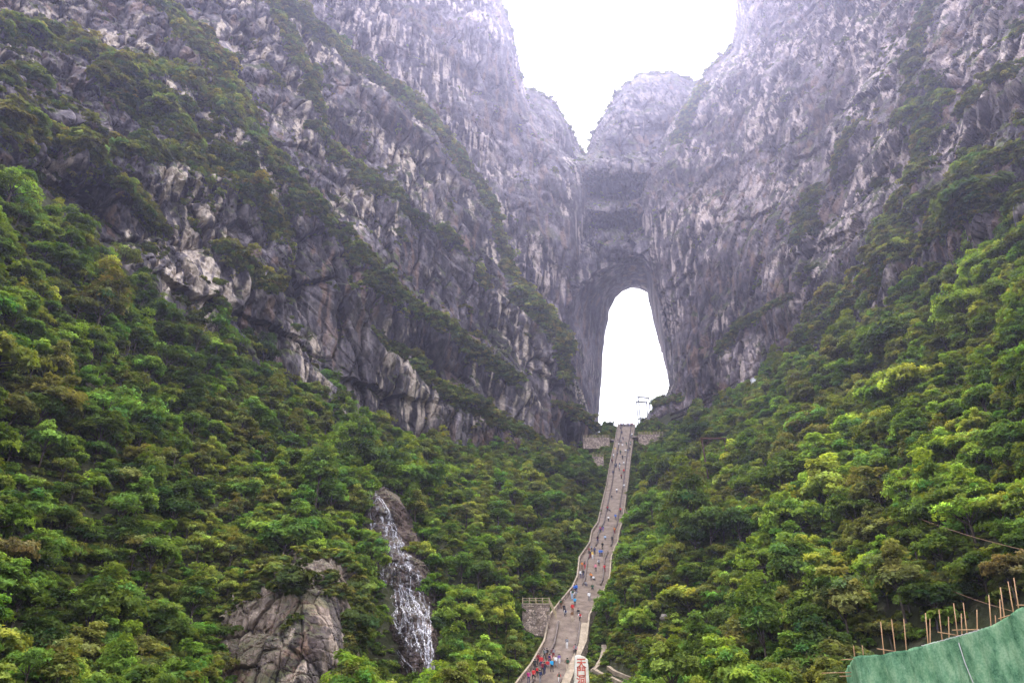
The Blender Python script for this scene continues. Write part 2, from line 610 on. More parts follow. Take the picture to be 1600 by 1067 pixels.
def patch(name, poly, ctrl, pal, style, step=1.7, roll=(), bands=(), skirt=60.0, mat='rock', ledge=6.0, caves=(), pales=(), edge=45, no_skirt=None, rag=0.0):
    poly_a = np.array(poly, float)
    x0, y0 = poly_a.min(0)
    x1, y1 = poly_a.max(0)
    gx, gy = np.meshgrid(np.arange(x0, x1, step), np.arange(y0, y1, step))
    ny, nx = gx.shape
    ca = np.array(ctrl, float)
    f = RBF(ca[:, :2], ca[:, 2], c=25.0)
    # coarse evaluation then bilinear refinement of the smooth base
    Y = f(np.c_[gx.ravel(), gy.ravel()])
    for line, D, Rb in roll:
        d = dist_line(gx.ravel(), gy.ravel(), line)
        w = np.clip(1 - d / D, 0, 1)
        Y = Y + Rb * w ** 2.2
    P = at(gx.ravel(), gy.ravel(), Y).reshape(ny, nx, 3)
    du = np.gradient(P, axis=1)
    dv = np.gradient(P, axis=0)
    N = np.cross(du, dv)
    N /= np.linalg.norm(N, axis=-1, keepdims=True) + 1e-9
    N = np.where((N * P).sum(-1, keepdims=True) > 0, -N, N)
    P = P.reshape(-1, 3)
    N = N.reshape(-1, 3)
    rx_, ry_ = (rag * fbm(np.c_[gx.ravel() / 16.0, gy.ravel() / 16.0, np.full(gx.size, q)], 3, 90) for q in (0.5, 7.5))
    keep_v = in_poly(gx.ravel() + rx_, gy.ravel() + ry_, poly)
    disp = np.zeros(len(P))
    ki = np.nonzero(keep_v)[0]
    disp[ki], tn = rock_disp(P[ki], style)
    tone = np.ones(len(P))
    tone[ki] = tn
    for line, D, Rb in roll:
        disp *= 0.30 + 0.70 * sstep(dist_line(gx.ravel(), gy.ravel(), line), 1, edge)
    bandw = np.zeros(len(P))
    for line, wd in bands:
        d = dist_line(gx.ravel(), gy.ravel(), line)
        wob = 1 + 0.6 * noise3(np.c_[gx.ravel() / 23.0, gy.ravel() / 23.0, np.full(gx.size, wd)], 5)
        bandw = np.maximum(bandw, np.exp(-(d / (0.8 * wd) / wob) ** 2))
        # a bench in the face: the rock below the planted ledge stands forward
        db = dist_line(gx.ravel(), gy.ravel() - 0.9 * wd, line)
        disp += ledge * np.exp(-(db / (1.5 * wd)) ** 2)
    wobx, woby = (9.0 * fbm(np.c_[gx.ravel() / 31.0, gy.ravel() / 31.0, np.full(gx.size, 2.5 + q)], 3, 70) for q in (0, 5))
    for cx, cy, rx, ry, dep, slope in caves:             # overhangs: rock cut back below a sharp lip
        dx = gx.ravel() - cx
        dy = gy.ravel() - (cy + slope * dx) + woby
        disp -= dep * np.exp(-((dx + wobx) / rx) ** 2) * np.where(dy > 0, np.clip(dy / 3.0, 0, 1) * np.exp(-dy / ry), 0)
    pale_w = np.zeros(gx.size)
    for cx, cy, rr in pales:
        pale_w = np.maximum(pale_w, np.exp(-(((gx.ravel() - cx) ** 2 + (gy.ravel() - cy) ** 2) / rr ** 2)))
    # relief stands out across the gorge rather than straight off the slope, so that joints stay crisp
    out_dir = -P / np.linalg.norm(P, axis=1, keepdims=True)
    out_dir = 0.30 * N + 0.70 * out_dir
    out_dir /= np.linalg.norm(out_dir, axis=1, keepdims=True)
    Q = P + out_dir * disp[:, None]
    idx = np.arange(nx * ny).reshape(ny, nx)
    F = np.stack([idx[:-1, :-1], idx[1:, :-1], idx[1:, 1:], idx[:-1, 1:]], -1).reshape(-1, 4)
    F = F[keep_v[F].all(1)]
    # close the rim backwards into the mountain
    e = np.concatenate([F[:, [0, 1]], F[:, [1, 2]], F[:, [2, 3]], F[:, [3, 0]]])
    key = np.sort(e, 1)
    kk = key[:, 0].astype(np.int64) * (nx * ny) + key[:, 1]
    _, inv, cnt = np.unique(kk, return_inverse=True, return_counts=True)
    be = e[cnt[inv] == 1]
    if no_skirt is not None:
        be = be[dist_line(gx.ravel()[be[:, 0]], gy.ravel()[be[:, 0]], no_skirt) > 6]
    bv = np.unique(be)
    away = Q[bv].copy()
    away[:, 2] = 0
    away /= np.linalg.norm(away, axis=1, keepdims=True)
    r1 = Q[bv] + away * skirt * 0.3 + np.c_[np.zeros((len(bv), 2)), -0.02 * skirt * np.ones(len(bv))]
    r1 = r1 + 1.5 * np.c_[noise3(r1 / 6, 3), noise3(r1 / 6, 4), noise3(r1 / 6, 5)]
    r2 = Q[bv] + away * skirt - np.c_[np.zeros((len(bv), 2)), 0.1 * skirt * np.ones(len(bv))]
    n0 = len(Q)
    m1 = {int(b): n0 + i for i, b in enumerate(bv)}
    lut = np.zeros(nx * ny, np.int64)
    lut[bv] = np.arange(len(bv))
    a, b = lut[be[:, 0]], lut[be[:, 1]]
    S1 = np.stack([be[:, 1], be[:, 0], n0 + a, n0 + b], -1)
    S2 = np.stack([n0 + b, n0 + a, n0 + len(bv) + a, n0 + len(bv) + b], -1)
    V = np.concatenate([Q, r1, r2])
    F2 = np.concatenate([F, S1, S2])
    used = np.unique(F2)
    rem = np.zeros(len(V), np.int64)
    rem[used] = np.arange(len(used))
    me = mesh_np(name, V[used], rem[F2], [M[mat]], smooth=False)
    o = link(name, me, kind='structure')
    du = np.gradient(Q.reshape(ny, nx, 3), axis=1)
    dv = np.gradient(Q.reshape(ny, nx, 3), axis=0)
    N2 = np.cross(du, dv).reshape(-1, 3)
    N2 /= np.linalg.norm(N2, axis=-1, keepdims=True) + 1e-9
    N2 = np.where((N2 * Q).sum(-1, keepdims=True) > 0, -N2, N2)
    NV = np.concatenate([N2, np.tile([0, -1.0, 0], (2 * len(bv), 1))])[used]
    bw = np.concatenate([bandw, np.zeros(2 * len(bv))])[used]
    VT = np.concatenate([0.25 * Q + 0.75 * P, r1, r2])[used]
    set_tint(me, rock_tint(VT, NV, PAL[pal], style['seed'] * 100, 0.5 * bw, 0.8 * np.concatenate([pale_w, np.zeros(2 * len(bv))])[used], np.concatenate([tone, np.ones(2 * len(bv))])[used], style.get('lean', 0.15)))
    PATCH[name] = dict(P=Q[ki], N=N2[ki], Nb=N[ki], px=gx.ravel()[ki], py=gy.ravel()[ki], band=bandw[ki], obj=o)
    return o


LC_RIDGE = [(330, -160), (430, -40), (480, 5), (520, 60), (600, 128), (660, 172), (700, 225), (745, 285), (772, 335), (782, 400), (800, 440), (850, 492), (885, 540), (905, 600), (932, 672)]
LC_BANDS = [([(20, 45), (110, 80), (180, 110), (260, 130), (330, 170)], 24), ([(0, 120), (60, 125)], 12), ([(0, 200), (100, 235), (200, 250), (330, 265)], 24),
            ([(220, -20), (280, 40), (340, 110), (370, 190), (420, 260), (480, 330), (550, 400), (590, 455)], 26),
            ([(150, 130), (240, 190), (320, 230), (380, 300), (430, 360)], 30),
            ([(340, -30), (430, 10), (520, 72), (610, 142), (680, 200), (740, 290), (772, 340), (790, 425), (850, 497), (890, 548)], 15),
            ([(490, 200), (560, 270), (632, 322)], 15), ([(110, 250), (180, 312), (245, 352)], 13), ([(345, 400), (412, 462)], 11),
            ([(590, 520), (650, 562), (700, 622), (780, 664), (835, 695)], 17), ([(620, 470), (690, 520), (750, 562), (805, 605)], 15),
            ([(860, 632), (928, 672)], 10), ([(800, 460), (860, 540), (880, 600)], 13), ([(640, 340), (700, 380), (760, 450)], 9), ([(430, 40), (480, 120), (500, 200)], 14)]
patch('left_cliff',
      [(-250, -160), (330, -160)] + LC_RIDGE[1:] + [(936, 700), (880, 735), (700, 750), (520, 700), (380, 620), (250, 540), (100, 450), (-50, 330), (-250, 240)],
      [(-250, -160, 110), (-250, 200, 88), (0, -160, 205), (0, 0, 178), (0, 120, 158), (0, 250, 140), (-60, 320, 130), (100, 440, 160), (250, 0, 238), (250, 200, 208), (250, 440, 180), (250, 540, 182),
       (330, -160, 300), (430, 0, 282), (400, 300, 232), (400, 570, 216), (400, 620, 218), (520, 80, 296), (520, 300, 268), (520, 500, 252), (520, 640, 247), (520, 700, 250), (600, 130, 310),
       (700, 230, 322), (700, 450, 305), (700, 700, 292), (700, 750, 294), (780, 400, 336), (820, 600, 325), (820, 710, 324), (880, 540, 352), (900, 640, 358), (930, 670, 368), (880, 735, 352), (936, 700, 370)],
      'left', dict(seed=1, nb=(0.62, 0.1, 0.78), lean=-0.12, dip=0.6, bed=9.0, flute=1.1, blkw=0.85, w3=0.8), roll=[(LC_RIDGE, 30, 22)], bands=LC_BANDS, skirt=70,
      caves=[(290, 452, 45, 22, 11, 0.45), (185, 328, 60, 24, 9, 0.40), (440, 520, 60, 30, 9, 0.5), (590, 598, 70, 30, 11, 0.35), (560, 285, 36, 14, 8, 0.5), (650, 245, 30, 16, 7, 0.3), (110, 285, 60, 20, 8, 0.35), (500, 340, 50, 22, 6, 0.6), (740, 640, 50, 26, 7, 0.3), (380, 60, 30, 20, 8, 0.5), (860, 590, 30, 24, 7, 0.8)],
      pales=[(300, 400, 55), (480, 585, 45), (640, 640, 45), (235, 375, 30), (560, 300, 30), (60, 20, 70), (540, 640, 40)])

RC_EDGE = [(780, -160), (785, 0), (800, 40), (812, 100), (822, 142), (832, 170), (856, 205), (880, 235), (905, 255), (915, 300), (912, 340), (905, 400), (893, 440), (889, 490), (896, 540), (910, 600), (928, 660)]
patch('left_rear_cliff', [(330, -160)] + RC_EDGE + [(930, 730), (800, 730), (740, 420), (600, 240), (430, 80)],
      [(330, -160, 370), (780, -160, 440), (450, 60, 350), (600, 0, 368), (600, 240, 352), (700, 100, 376), (790, 40, 398), (820, 140, 402), (760, 300, 372), (740, 420, 366), (860, 205, 405), (910, 255, 412),
       (850, 350, 380), (910, 340, 402), (830, 450, 368), (890, 450, 392), (890, 540, 390), (800, 730, 376), (930, 660, 388), (930, 730, 388), (840, 600, 372)],
      'rear', dict(seed=2, nb=(0.3, 0.1, 0.95), lean=0.0, bed=2.5, flute=1.6, blkw=0.65, w3=0.7), roll=[(RC_EDGE, 26, 20)], skirt=55)

D_TOP = [(790, 120), (835, 140), (868, 158), (890, 195), (915, 240), (922, 215), (935, 188), (962, 145), (998, 114), (1050, 112), (1085, 126), (1130, 118)]
T_FRONT = [(928, 700), (926, 660), (909, 600), (895, 540), (888, 490), (898, 466), (915, 446), (945, 428), (975, 411), (1003, 404), (1016, 425), (1030, 470), (1044, 530), (1050, 600), (1044, 650)]
T_BACK = [(936, 700), (936, 660), (940, 600), (945, 530), (953, 486), (962, 466), (974, 456), (986, 451), (998, 452), (1010, 458), (1023, 474), (1036, 505), (1052, 545), (1060, 600), (1060, 650)]
patch('arch_cliff', D_TOP + [(1150, 200), (1080, 300), (1062, 440), (1042, 500)] + T_FRONT[4:12][::-1] + [(870, 500), (850, 300)],
      [(790, 120, 440), (835, 140, 440), (868, 158, 442), (890, 195, 445), (915, 240, 456), (870, 220, 432), (935, 188, 462), (998, 114, 470), (1085, 126, 470), (1130, 118, 470), (1150, 200, 455),
       (1000, 180, 448), (1060, 200, 445), (960, 215, 440), (930, 250, 424), (965, 252, 420), (1000, 252, 424), (930, 272, 421), (965, 270, 415), (998, 268, 421),
       (940, 286, 452), (965, 282, 455), (990, 280, 450), (930, 308, 452), (965, 306, 456), (990, 302, 448), (930, 325, 424), (950, 324, 422), (975, 322, 420), (1000, 318, 424), (940, 335, 424), (975, 334, 421),
       (930, 348, 450), (955, 347, 452), (980, 350, 442), (945, 375, 424), (975, 370, 418), (1000, 370, 416), (950, 400, 416), (975, 392, 412), (1000, 388, 412),
       (898, 466, 402), (915, 446, 410), (945, 428, 416), (975, 411, 414), (1003, 404, 413), (1020, 430, 412), (1030, 470, 410), (888, 490, 400), (870, 500, 405), (850, 300, 430), (910, 340, 424), (905, 400, 416), (1062, 440, 420), (1080, 300, 430)],
      'arch', dict(seed=3, nb=(0.05, 0.0, 1.0), lean=0.0, bed=2.0, flute=0.45, amp=0.8), roll=[(D_TOP, 22, 26)], skirt=45, no_skirt=T_FRONT,
      caves=[(962, 271, 42, 20, 16, 0.0), (955, 331, 36, 14, 12, 0.0), (982, 398, 40, 14, 8, -0.3), (1010, 200, 40, 20, 6, -0.2)])

KC_EDGE = [(1148, -160), (1148, 40), (1140, 75), (1112, 98), (1092, 128), (1060, 170), (1030, 225), (1008, 270), (1000, 310), (1003, 380), (1018, 440), (1030, 490), (1041, 540), (1045, 600), (1034, 632), (1015, 645), (1002, 662)]
KC_BANDS = [([(1462, -20), (1440, 60), (1425, 140), (1440, 200), (1420, 190)], 13), ([(1470, 150), (1445, 220), (1440, 280), (1400, 330), (1390, 380)], 22), ([(1600, 50), (1590, 60)], 8),
            ([(1600, 130), (1560, 150), (1530, 180)], 12), ([(1600, 250), (1560, 270), (1500, 300), (1450, 330), (1380, 400)], 26), ([(1600, 320), (1520, 350), (1430, 390), (1330, 480), (1240, 560)], 24),
            ([(1350, 192), (1328, 232), (1308, 272)], 6), ([(1280, 300), (1265, 345), (1250, 375)], 14), ([(1100, 140), (1078, 190), (1062, 230)], 13), ([(1240, 470), (1170, 500), (1130, 550)], 10),
            ([(1340, 430), (1300, 470), (1260, 500)], 13), ([(1030, 640), (1070, 628)], 8)]
patch('right_cliff', KC_EDGE + [(1000, 690), (1060, 690), (1150, 665), (1250, 640), (1400, 540), (1600, 480), (1860, 380), (1860, -160)],
      [(1148, -160, 430), (1148, 40, 415), (1140, 75, 418), (1092, 128, 428), (1030, 225, 418), (1002, 300, 408), (1003, 380, 402), (1018, 440, 398), (1030, 490, 394), (1044, 560, 390), (1045, 600, 388), (1002, 662, 384), (1000, 690, 384),
       (1150, 120, 396), (1080, 300, 388), (1070, 420, 380), (1080, 560, 374), (1060, 660, 380), (1150, 300, 368), (1150, 500, 346), (1150, 620, 342), (1150, 665, 343), (1250, 80, 350), (1250, 300, 318), (1250, 560, 292), (1250, 640, 294),
       (1350, 500, 236), (1400, -160, 330), (1400, 0, 285), (1400, 250, 246), (1400, 450, 218), (1400, 540, 222), (1500, 200, 208), (1500, 410, 190), (1600, -160, 215), (1600, 0, 190), (1600, 200, 168), (1600, 370, 154), (1600, 480, 156), (1860, -160, 130), (1860, 380, 108)],
      'right', dict(seed=4, nb=(-0.55, 0.1, 0.8), lean=-0.28, dip=-0.3, bed=4.5, flute=1.35, blkw=0.75, w3=0.7), roll=[(KC_EDGE, 34, 26)], bands=KC_BANDS, skirt=70,
      caves=[(1425, 30, 30, 22, 9, -0.3), (1350, 150, 40, 24, 8, -0.5), (1185, 335, 40, 26, 7, -0.4), (1260, 240, 30, 26, 7, -0.6), (1060, 440, 30, 30, 6, -0.6), (1520, 240, 40, 20, 6, -0.5), (1290, 380, 40, 20, 7, -0.6)],
      pales=[(1190, 290, 40), (1110, 330, 45), (1440, 60, 40), (1560, 90, 70), (1400, 70, 40), (1560, 400, 30)])

# passage through the mountain
def build_passage():
    def res(line, n):
        L = np.array(line, float)
        s = np.r_[0, np.cumsum(np.hypot(*np.diff(L, axis=0).T))]
        u = np.linspace(0, s[-1], n)
        return np.interp(u, s, L[:, 0]), np.interp(u, s, L[:, 1])
    n, m = 420, 90
    # resample both contours by index so that corresponding corners stay matched
    tt = np.linspace(0, len(T_FRONT) - 1, n)
    ii = np.arange(len(T_FRONT))
    fx, fy = (np.interp(tt, ii, [q[k] for q in T_FRONT]) for k in (0, 1))
    bx, by = (np.interp(tt, ii, [q[k] for q in T_BACK]) for k in (0, 1))
    fY = np.interp(tt, ii, [392, 392, 392, 394, 399, 403, 410, 416, 414, 413, 411, 408, 408, 408, 408])
    A = at(fx, fy, fY)
    B = at(bx, by, np.full(n, 468.0))
    s = np.linspace(-0.06, 1, m)[:, None, None]
    P = A[None] * (1 - s) + B[None] * s
    du = np.gradient(P, axis=1)
    dv = np.gradient(P, axis=0)
    N = np.cross(du, dv)
    N /= np.linalg.norm(N, axis=-1, keepdims=True) + 1e-9
    cen = np.array([66.0, 425.0, 190.0])
    N = np.where((N * (cen - P)).sum(-1, keepdims=True) < 0, -N, N)
    Pf, Nf = P.reshape(-1, 3), N.reshape(-1, 3)
    fa, ja, _ = facets(Pf / np.array([11.0, 11.0, 16.0]), 78)
    fb, jb, _ = facets(Pf / np.array([4.0, 4.0, 6.0]), 79)
    d = 2.2 * fbm(Pf / 14, 5, 77, 0.55) + 0.8 * fa + 0.3 * fb - 1.2
    ss = np.repeat(np.linspace(0, 1, m), n)
    d = (d - 1.0) * (1 - 0.75 * ss ** 2)
    Pf = Pf + Nf * d[:, None]
    idx = np.arange(n * m).reshape(m, n)
    F = np.stack([idx[:-1, :-1], idx[:-1, 1:], idx[1:, 1:], idx[1:, :-1]], -1).reshape(-1, 4)
    # far mouth: the rock face on the other side
    Bp = Pf.reshape(m, n, 3)[-1]
    out = Bp - np.array([66.0, 468.0, 215.0])
    out[:, 1] = 0
    out /= np.linalg.norm(out, axis=1, keepdims=True)
    r = Bp + out * 14 + np.array([0, 4.0, 0])
    n0 = len(Pf)
    i = np.arange(n - 1)
    F2 = np.stack([idx[-1][i], idx[-1][i + 1], n0 + i + 1, n0 + i], -1)
    me = mesh_np('arch_passage', np.concatenate([Pf, r]), np.concatenate([F, F2]), [M['rock']])
    set_tint(me, rock_tint(np.concatenate([Pf, r]), np.concatenate([Nf, np.zeros_like(r)]), PAL['arch'], 900))
    link('arch_passage', me, kind='structure')


build_passage()
# ------------------------------------------------------------------ vegetation: tree shapes
LEAF_GAIN = 2.05


def leaf_material(name, stops=None, loc_scale=0.018):
    t = NT(name)
    oi = t.n('ShaderNodeObjectInfo')
    if stops is None:
        stops = [(0, (0, 0, 0)), (1, (0, 0, 0))]
    stops = [(a, tuple(x * LEAF_GAIN for x in c)) for a, c in stops]
    ns = t.noise(oi.outputs['Location'], loc_scale, 2, 0.5)
    f = t.math('ADD', t.math('MULTIPLY', oi.outputs['Random'], 0.56), t.math('MULTIPLY', t.rng(ns, 0.3, 0.7), 0.44))
    col = t.ramp(f, stops) if name != 'tree_leaves' else oi.outputs['Color']
    tn = t.n('ShaderNodeAttribute', attribute_name='tint')
    col = t.mix(1.0, col, tn.outputs['Color'], 'MULTIPLY')
    d = t.n('ShaderNodeBsdfDiffuse')
    tr = t.n('ShaderNodeBsdfTranslucent')
    t.l(col, d.inputs[0])
    t.l(t.mix(1.0, col, (1.25, 1.2, 0.6), 'MULTIPLY'), tr.inputs[0])
    mx = t.n('ShaderNodeMixShader')
    mx.inputs[0].default_value = 0.42
    t.l(d.outputs[0], mx.inputs[1])
    t.l(tr.outputs[0], mx.inputs[2])
    t.l(mx.outputs[0], t.out.inputs[0])
    return t.m


M['leaf'] = leaf_material('spring_leaves', [(0.10, (0.026, 0.046, 0.010)), (0.26, (0.055, 0.088, 0.016)), (0.38, (0.075, 0.080, 0.022)), (0.47, (0.062, 0.115, 0.018)),
                                            (0.58, (0.105, 0.150, 0.024)), (0.68, (0.086, 0.098, 0.026)), (0.76, (0.135, 0.160, 0.030)), (0.92, (0.088, 0.092, 0.030))])
M['leaf_cliff'] = leaf_material('cliff_shrub_leaves', [(0.15, (0.034, 0.046, 0.014)), (0.36, (0.060, 0.074, 0.020)), (0.50, (0.090, 0.085, 0.026)), (0.62, (0.075, 0.105, 0.024)), (0.75, (0.120, 0.140, 0.034)), (0.90, (0.105, 0.090, 0.036))])
M['leaf_tree'] = leaf_material('tree_leaves')              # takes the colour set on each tree
t = NT('bark')
M['bark'] = t.surf(t.ramp(t.noise(t.pos((1, 1, 0.3)), 3.0, 4, 0.6), [(0.3, (0.035, 0.026, 0.020)), (0.7, (0.11, 0.088, 0.070))]), 0.95, None, 0.1)


def crown_arrays(seed, n_pad, n_leaf, form, leaf=(0.060, 0.105), gap=0.0):
    r = np.random.default_rng(seed)
    rx, rz, zc = form                      # radius is 1 across, rz high, centred at zc
    d = r.normal(size=(n_pad, 3))
    d[:, 2] = np.abs(d[:, 2]) * 0.95 - 0.25
    d /= np.linalg.norm(d, axis=1, keepdims=True)
    rad = r.uniform(0.35, 1.0, n_pad) ** 0.6
    lump = 1 + 0.28 * np.sin(3 * np.arctan2(d[:, 1], d[:, 0]) + seed) + r.normal(0, 0.10, n_pad)
    c = d * (rad * lump)[:, None] * np.array([rx, rx, rz]) + np.array([0, 0, zc])
    pr = r.uniform(0.24, 0.44, n_pad)
    tint = np.exp(r.normal(0, 0.29, n_pad))
    warm = r.normal(0, 0.10, n_pad)
    k = np.repeat(np.arange(n_pad), n_leaf)
    N = len(k)
    an = r.uniform(0, 2 * math.pi, N)
    rr = np.sqrt(r.uniform(0, 1, N)) * pr[k]
    droop = -0.35 * (rr / pr[k]) ** 2 * pr[k]
    p = c[k] + np.c_[np.cos(an) * rr, np.sin(an) * rr, droop + r.normal(0, 0.055, N)]
    outw = p - np.array([0, 0, zc])
    outw /= np.linalg.norm(outw, axis=1, keepdims=True) + 1e-6
    nrm = np.array([0, 0, 0.85]) + outw * 0.55 + r.normal(0, 0.42, (N, 3))
    nrm /= np.linalg.norm(nrm, axis=1, keepdims=True)
    tan = np.cross(nrm, r.normal(size=(N, 3)))
    tan /= np.linalg.norm(tan, axis=1, keepdims=True) + 1e-6
    bit = np.cross(nrm, tan)
    s = r.uniform(*leaf, N)[:, None]
    V = np.stack([p - tan * s, p + bit * s * 0.55 + nrm * s * 0.22, p + tan * s, p - bit * s * 0.55 + nrm * s * 0.22], 1).reshape(-1, 3)
    F = np.arange(N * 4).reshape(-1, 4)
    lt = tint[k] * np.exp(r.normal(0, 0.14, N))
    C = np.stack([lt * (1 + warm[k]), lt, lt * (1 - warm[k])], -1)
    return V, F, np.repeat(C, 4, 0), c


def trunk_mb(seed, c, h0, top, thick=0.045):
    r = np.random.default_rng(seed + 500)
    m = MB()
    lean = r.normal(0, 0.06, 2)
    pts = [(0, 0, -0.5), (lean[0] * 0.5, lean[1] * 0.5, h0 * 0.5), (lean[0], lean[1], h0), (lean[0] * 1.6, lean[1] * 1.6, top * 0.75)]
    m.tube(pts, [thick * 1.3, thick, thick * 0.8, thick * 0.3], 6)
    for q in c[r.choice(len(c), min(9, len(c)), replace=False)]:
        s = r.uniform(0.4, 1.0)
        b = np.array(pts[1]) * (1 - s) + np.array(pts[2]) * s
        mid = (b + q) / 2 + np.array([0, 0, -0.06])
        m.tube([tuple(b), tuple(mid), tuple(q)], [thick * 0.5, thick * 0.34, thick * 0.12], 4)
    return m


FORMS = [(30, 100, (0.55, 1.25, 1.75)), (46, 90, (0.95, 0.42, 0.95)), (20, 70, (0.85, 0.75, 1.55)), (40, 105, (0.80, 0.62, 1.25)), (30, 95, (0.78, 0.85, 1.45)), (38, 85, (0.86, 0.50, 1.05)), (26, 95, (0.66, 1.00, 1.60)), (32, 80, (0.82, 0.66, 1.20)), (24, 85, (0.80, 0.55, 1.30))]
TREE_V = []        # (crown mesh, trunk mesh)
VARC = bpy.data.collections.new('tree_kinds')          # sources of the forest mass, not in the scene
CLIFC = bpy.data.collections.new('shrub_kinds')


def joined(name, coll, V, F, C, mats, trunk=None):
    me = mesh_np(name, V, F, mats, smooth=False)
    if trunk is not None:
        tv = np.array(trunk.v)
        quads = [q for q in trunk.f if len(q) == 4]
        nv = len(V)
        me = mesh_np(name, np.concatenate([V, tv]), np.concatenate([F, np.array(quads) + nv]), mats, smooth=False)
        mi = np.zeros(len(F) + len(quads), np.int32)
        mi[len(F):] = 1
        me.polygons.foreach_set('material_index', mi)
        C = np.concatenate([C, np.ones((len(tv), 3))])
    set_tint(me, C)
    o = bpy.data.objects.new(name, me)
    coll.objects.link(o)
    return me


for k, (npad, nleaf, form) in enumerate(FORMS):
    V, F, C, cc = crown_arrays(40 + k, npad, nleaf, form)
    cm = mesh_np('crown', V, F, [M['leaf_tree']], smooth=False)
    set_tint(cm, C)
    tm = trunk_mb(k, cc, form[2] * 0.72, form[2] + form[1])
    TREE_V.append((cm, tm.mesh('trunk', M['bark'], True), form))
    joined('kind_%02d' % k, VARC, V, F, C, [M['leaf'], M['bark']], tm)
for k in range(3):                                     # low bushes for the undergrowth
    V, F, C, cc = crown_arrays(80 + k, 13, 70, (0.85, 0.55, 0.35), leaf=(0.10, 0.18))
    joined('kind_%02d' % (len(FORMS) + k), VARC, V, F, C, [M['leaf'], M['bark']])
for k in range(5):
    V, F, C, cc = crown_arrays(95 + k, 15, 75, (0.85, 0.50 + 0.1 * k, 0.35), leaf=(0.09, 0.17))
    joined('shrub_%02d' % k, CLIFC, V, F, C, [M['leaf_cliff'], M['bark']])


def scatter(name, P, S, RZ, IDX, coll, tilt=None, **props):
    """one mass of plants: points that carry size, turn and kind"""
    me = bpy.data.meshes.new(name)
    n = len(P)
    me.vertices.add(n)
    me.vertices.foreach_set('co', np.asarray(P, np.float32).ravel())
    a = me.attributes.new('size', 'FLOAT_VECTOR', 'POINT')
    a.data.foreach_set('vector', np.asarray(S, np.float32).ravel())
    rot = np.zeros((n, 3), np.float32)
    rot[:, 2] = RZ
    if tilt is not None:
        rot[:, :2] = tilt
    a = me.attributes.new('turn', 'FLOAT_VECTOR', 'POINT')
    a.data.foreach_set('vector', rot.ravel())
    a = me.attributes.new('kind_index', 'INT', 'POINT')
    a.data.foreach_set('value', np.asarray(IDX, np.int32))
    o = link(name, me, **props)
    ng = bpy.data.node_groups.new(name, 'GeometryNodeTree')
    ng.interface.new_socket('Geometry', in_out='INPUT', socket_type='NodeSocketGeometry')
    ng.interface.new_socket('Geometry', in_out='OUTPUT', socket_type='NodeSocketGeometry')
    gi, go = ng.nodes.new('NodeGroupInput'), ng.nodes.new('NodeGroupOutput')
    ci = ng.nodes.new('GeometryNodeCollectionInfo')
    ci.inputs['Collection'].default_value = coll
    ci.inputs['Separate Children'].default_value = True
    ci.inputs['Reset Children'].default_value = True
    ip = ng.nodes.new('GeometryNodeInstanceOnPoints')
    ip.inputs['Pick Instance'].default_value = True
    for nm, dt, sock in (('size', 'FLOAT_VECTOR', 'Scale'), ('turn', 'FLOAT_VECTOR', 'Rotation'), ('kind_index', 'INT', 'Instance Index')):
        na = ng.nodes.new('GeometryNodeInputNamedAttribute')
        na.data_type = dt
        na.inputs['Name'].default_value = nm
        ng.links.new(na.outputs[0], ip.inputs[sock])
    ng.links.new(gi.outputs[0], ip.inputs['Points'])
    ng.links.new(ci.outputs[0], ip.inputs['Instance'])
    ng.links.new(ip.outputs[0], go.inputs[0])
    md = o.modifiers.new('plants', 'NODES')
    md.node_group = ng
    return o


# ------------------------------------------------------------------ vegetation: forest on the slopes
FOREST = [(-260, 200), (-120, 225), (0, 262), (60, 318), (120, 385), (215, 448), (285, 512), (400, 572), (480, 622), (560, 672), (640, 702), (700, 712), (820, 710), (908, 702), (950, 668), (1000, 655),
          (1040, 664), (1100, 655), (1150, 632), (1200, 606), (1250, 578), (1330, 512), (1400, 445), (1500, 412), (1600, 355), (1760, 280), (1860, 280), (1860, 1300), (-260, 1300)]
OUTCROP = [(372, 1300), (365, 1015), (385, 975), (425, 955), (452, 915), (475, 900), (512, 902), (532, 922), (534, 960), (512, 1010), (492, 1067), (485, 1300)]
FALL = [(568, 755), (588, 758), (616, 792), (638, 850), (658, 930), (668, 1000), (656, 1050), (628, 1056), (606, 1010), (596, 930), (584, 850)]
LOWCLEAR = [(893, 1300), (893, 1012), (925, 1012), (935, 990), (955, 990), (965, 1020), (1010, 1045), (1025, 1300)]
BARE = [(1010, 640), (1050, 640), (1160, 590), (1200, 580), (1190, 605), (1060, 655), (1010, 660)]
NET = [(1318, 1300), (1330, 1018), (1420, 1012), (1610, 940), (1900, 900), (1900, 1300)]


def jitter_grid(x0, x1, y0, y1, s, seed):
    r = np.random.default_rng(seed)
    X, Y = np.meshgrid(np.arange(x0, x1, s), np.arange(y0, y1, s))
    return X.ravel() + r.uniform(-0.48, 0.48, X.size) * s, Y.ravel() + r.uniform(-0.48, 0.48, X.size) * s


def qmid(q):
    return 0.5 * (min(p_[1] for p_ in q) + 1067)


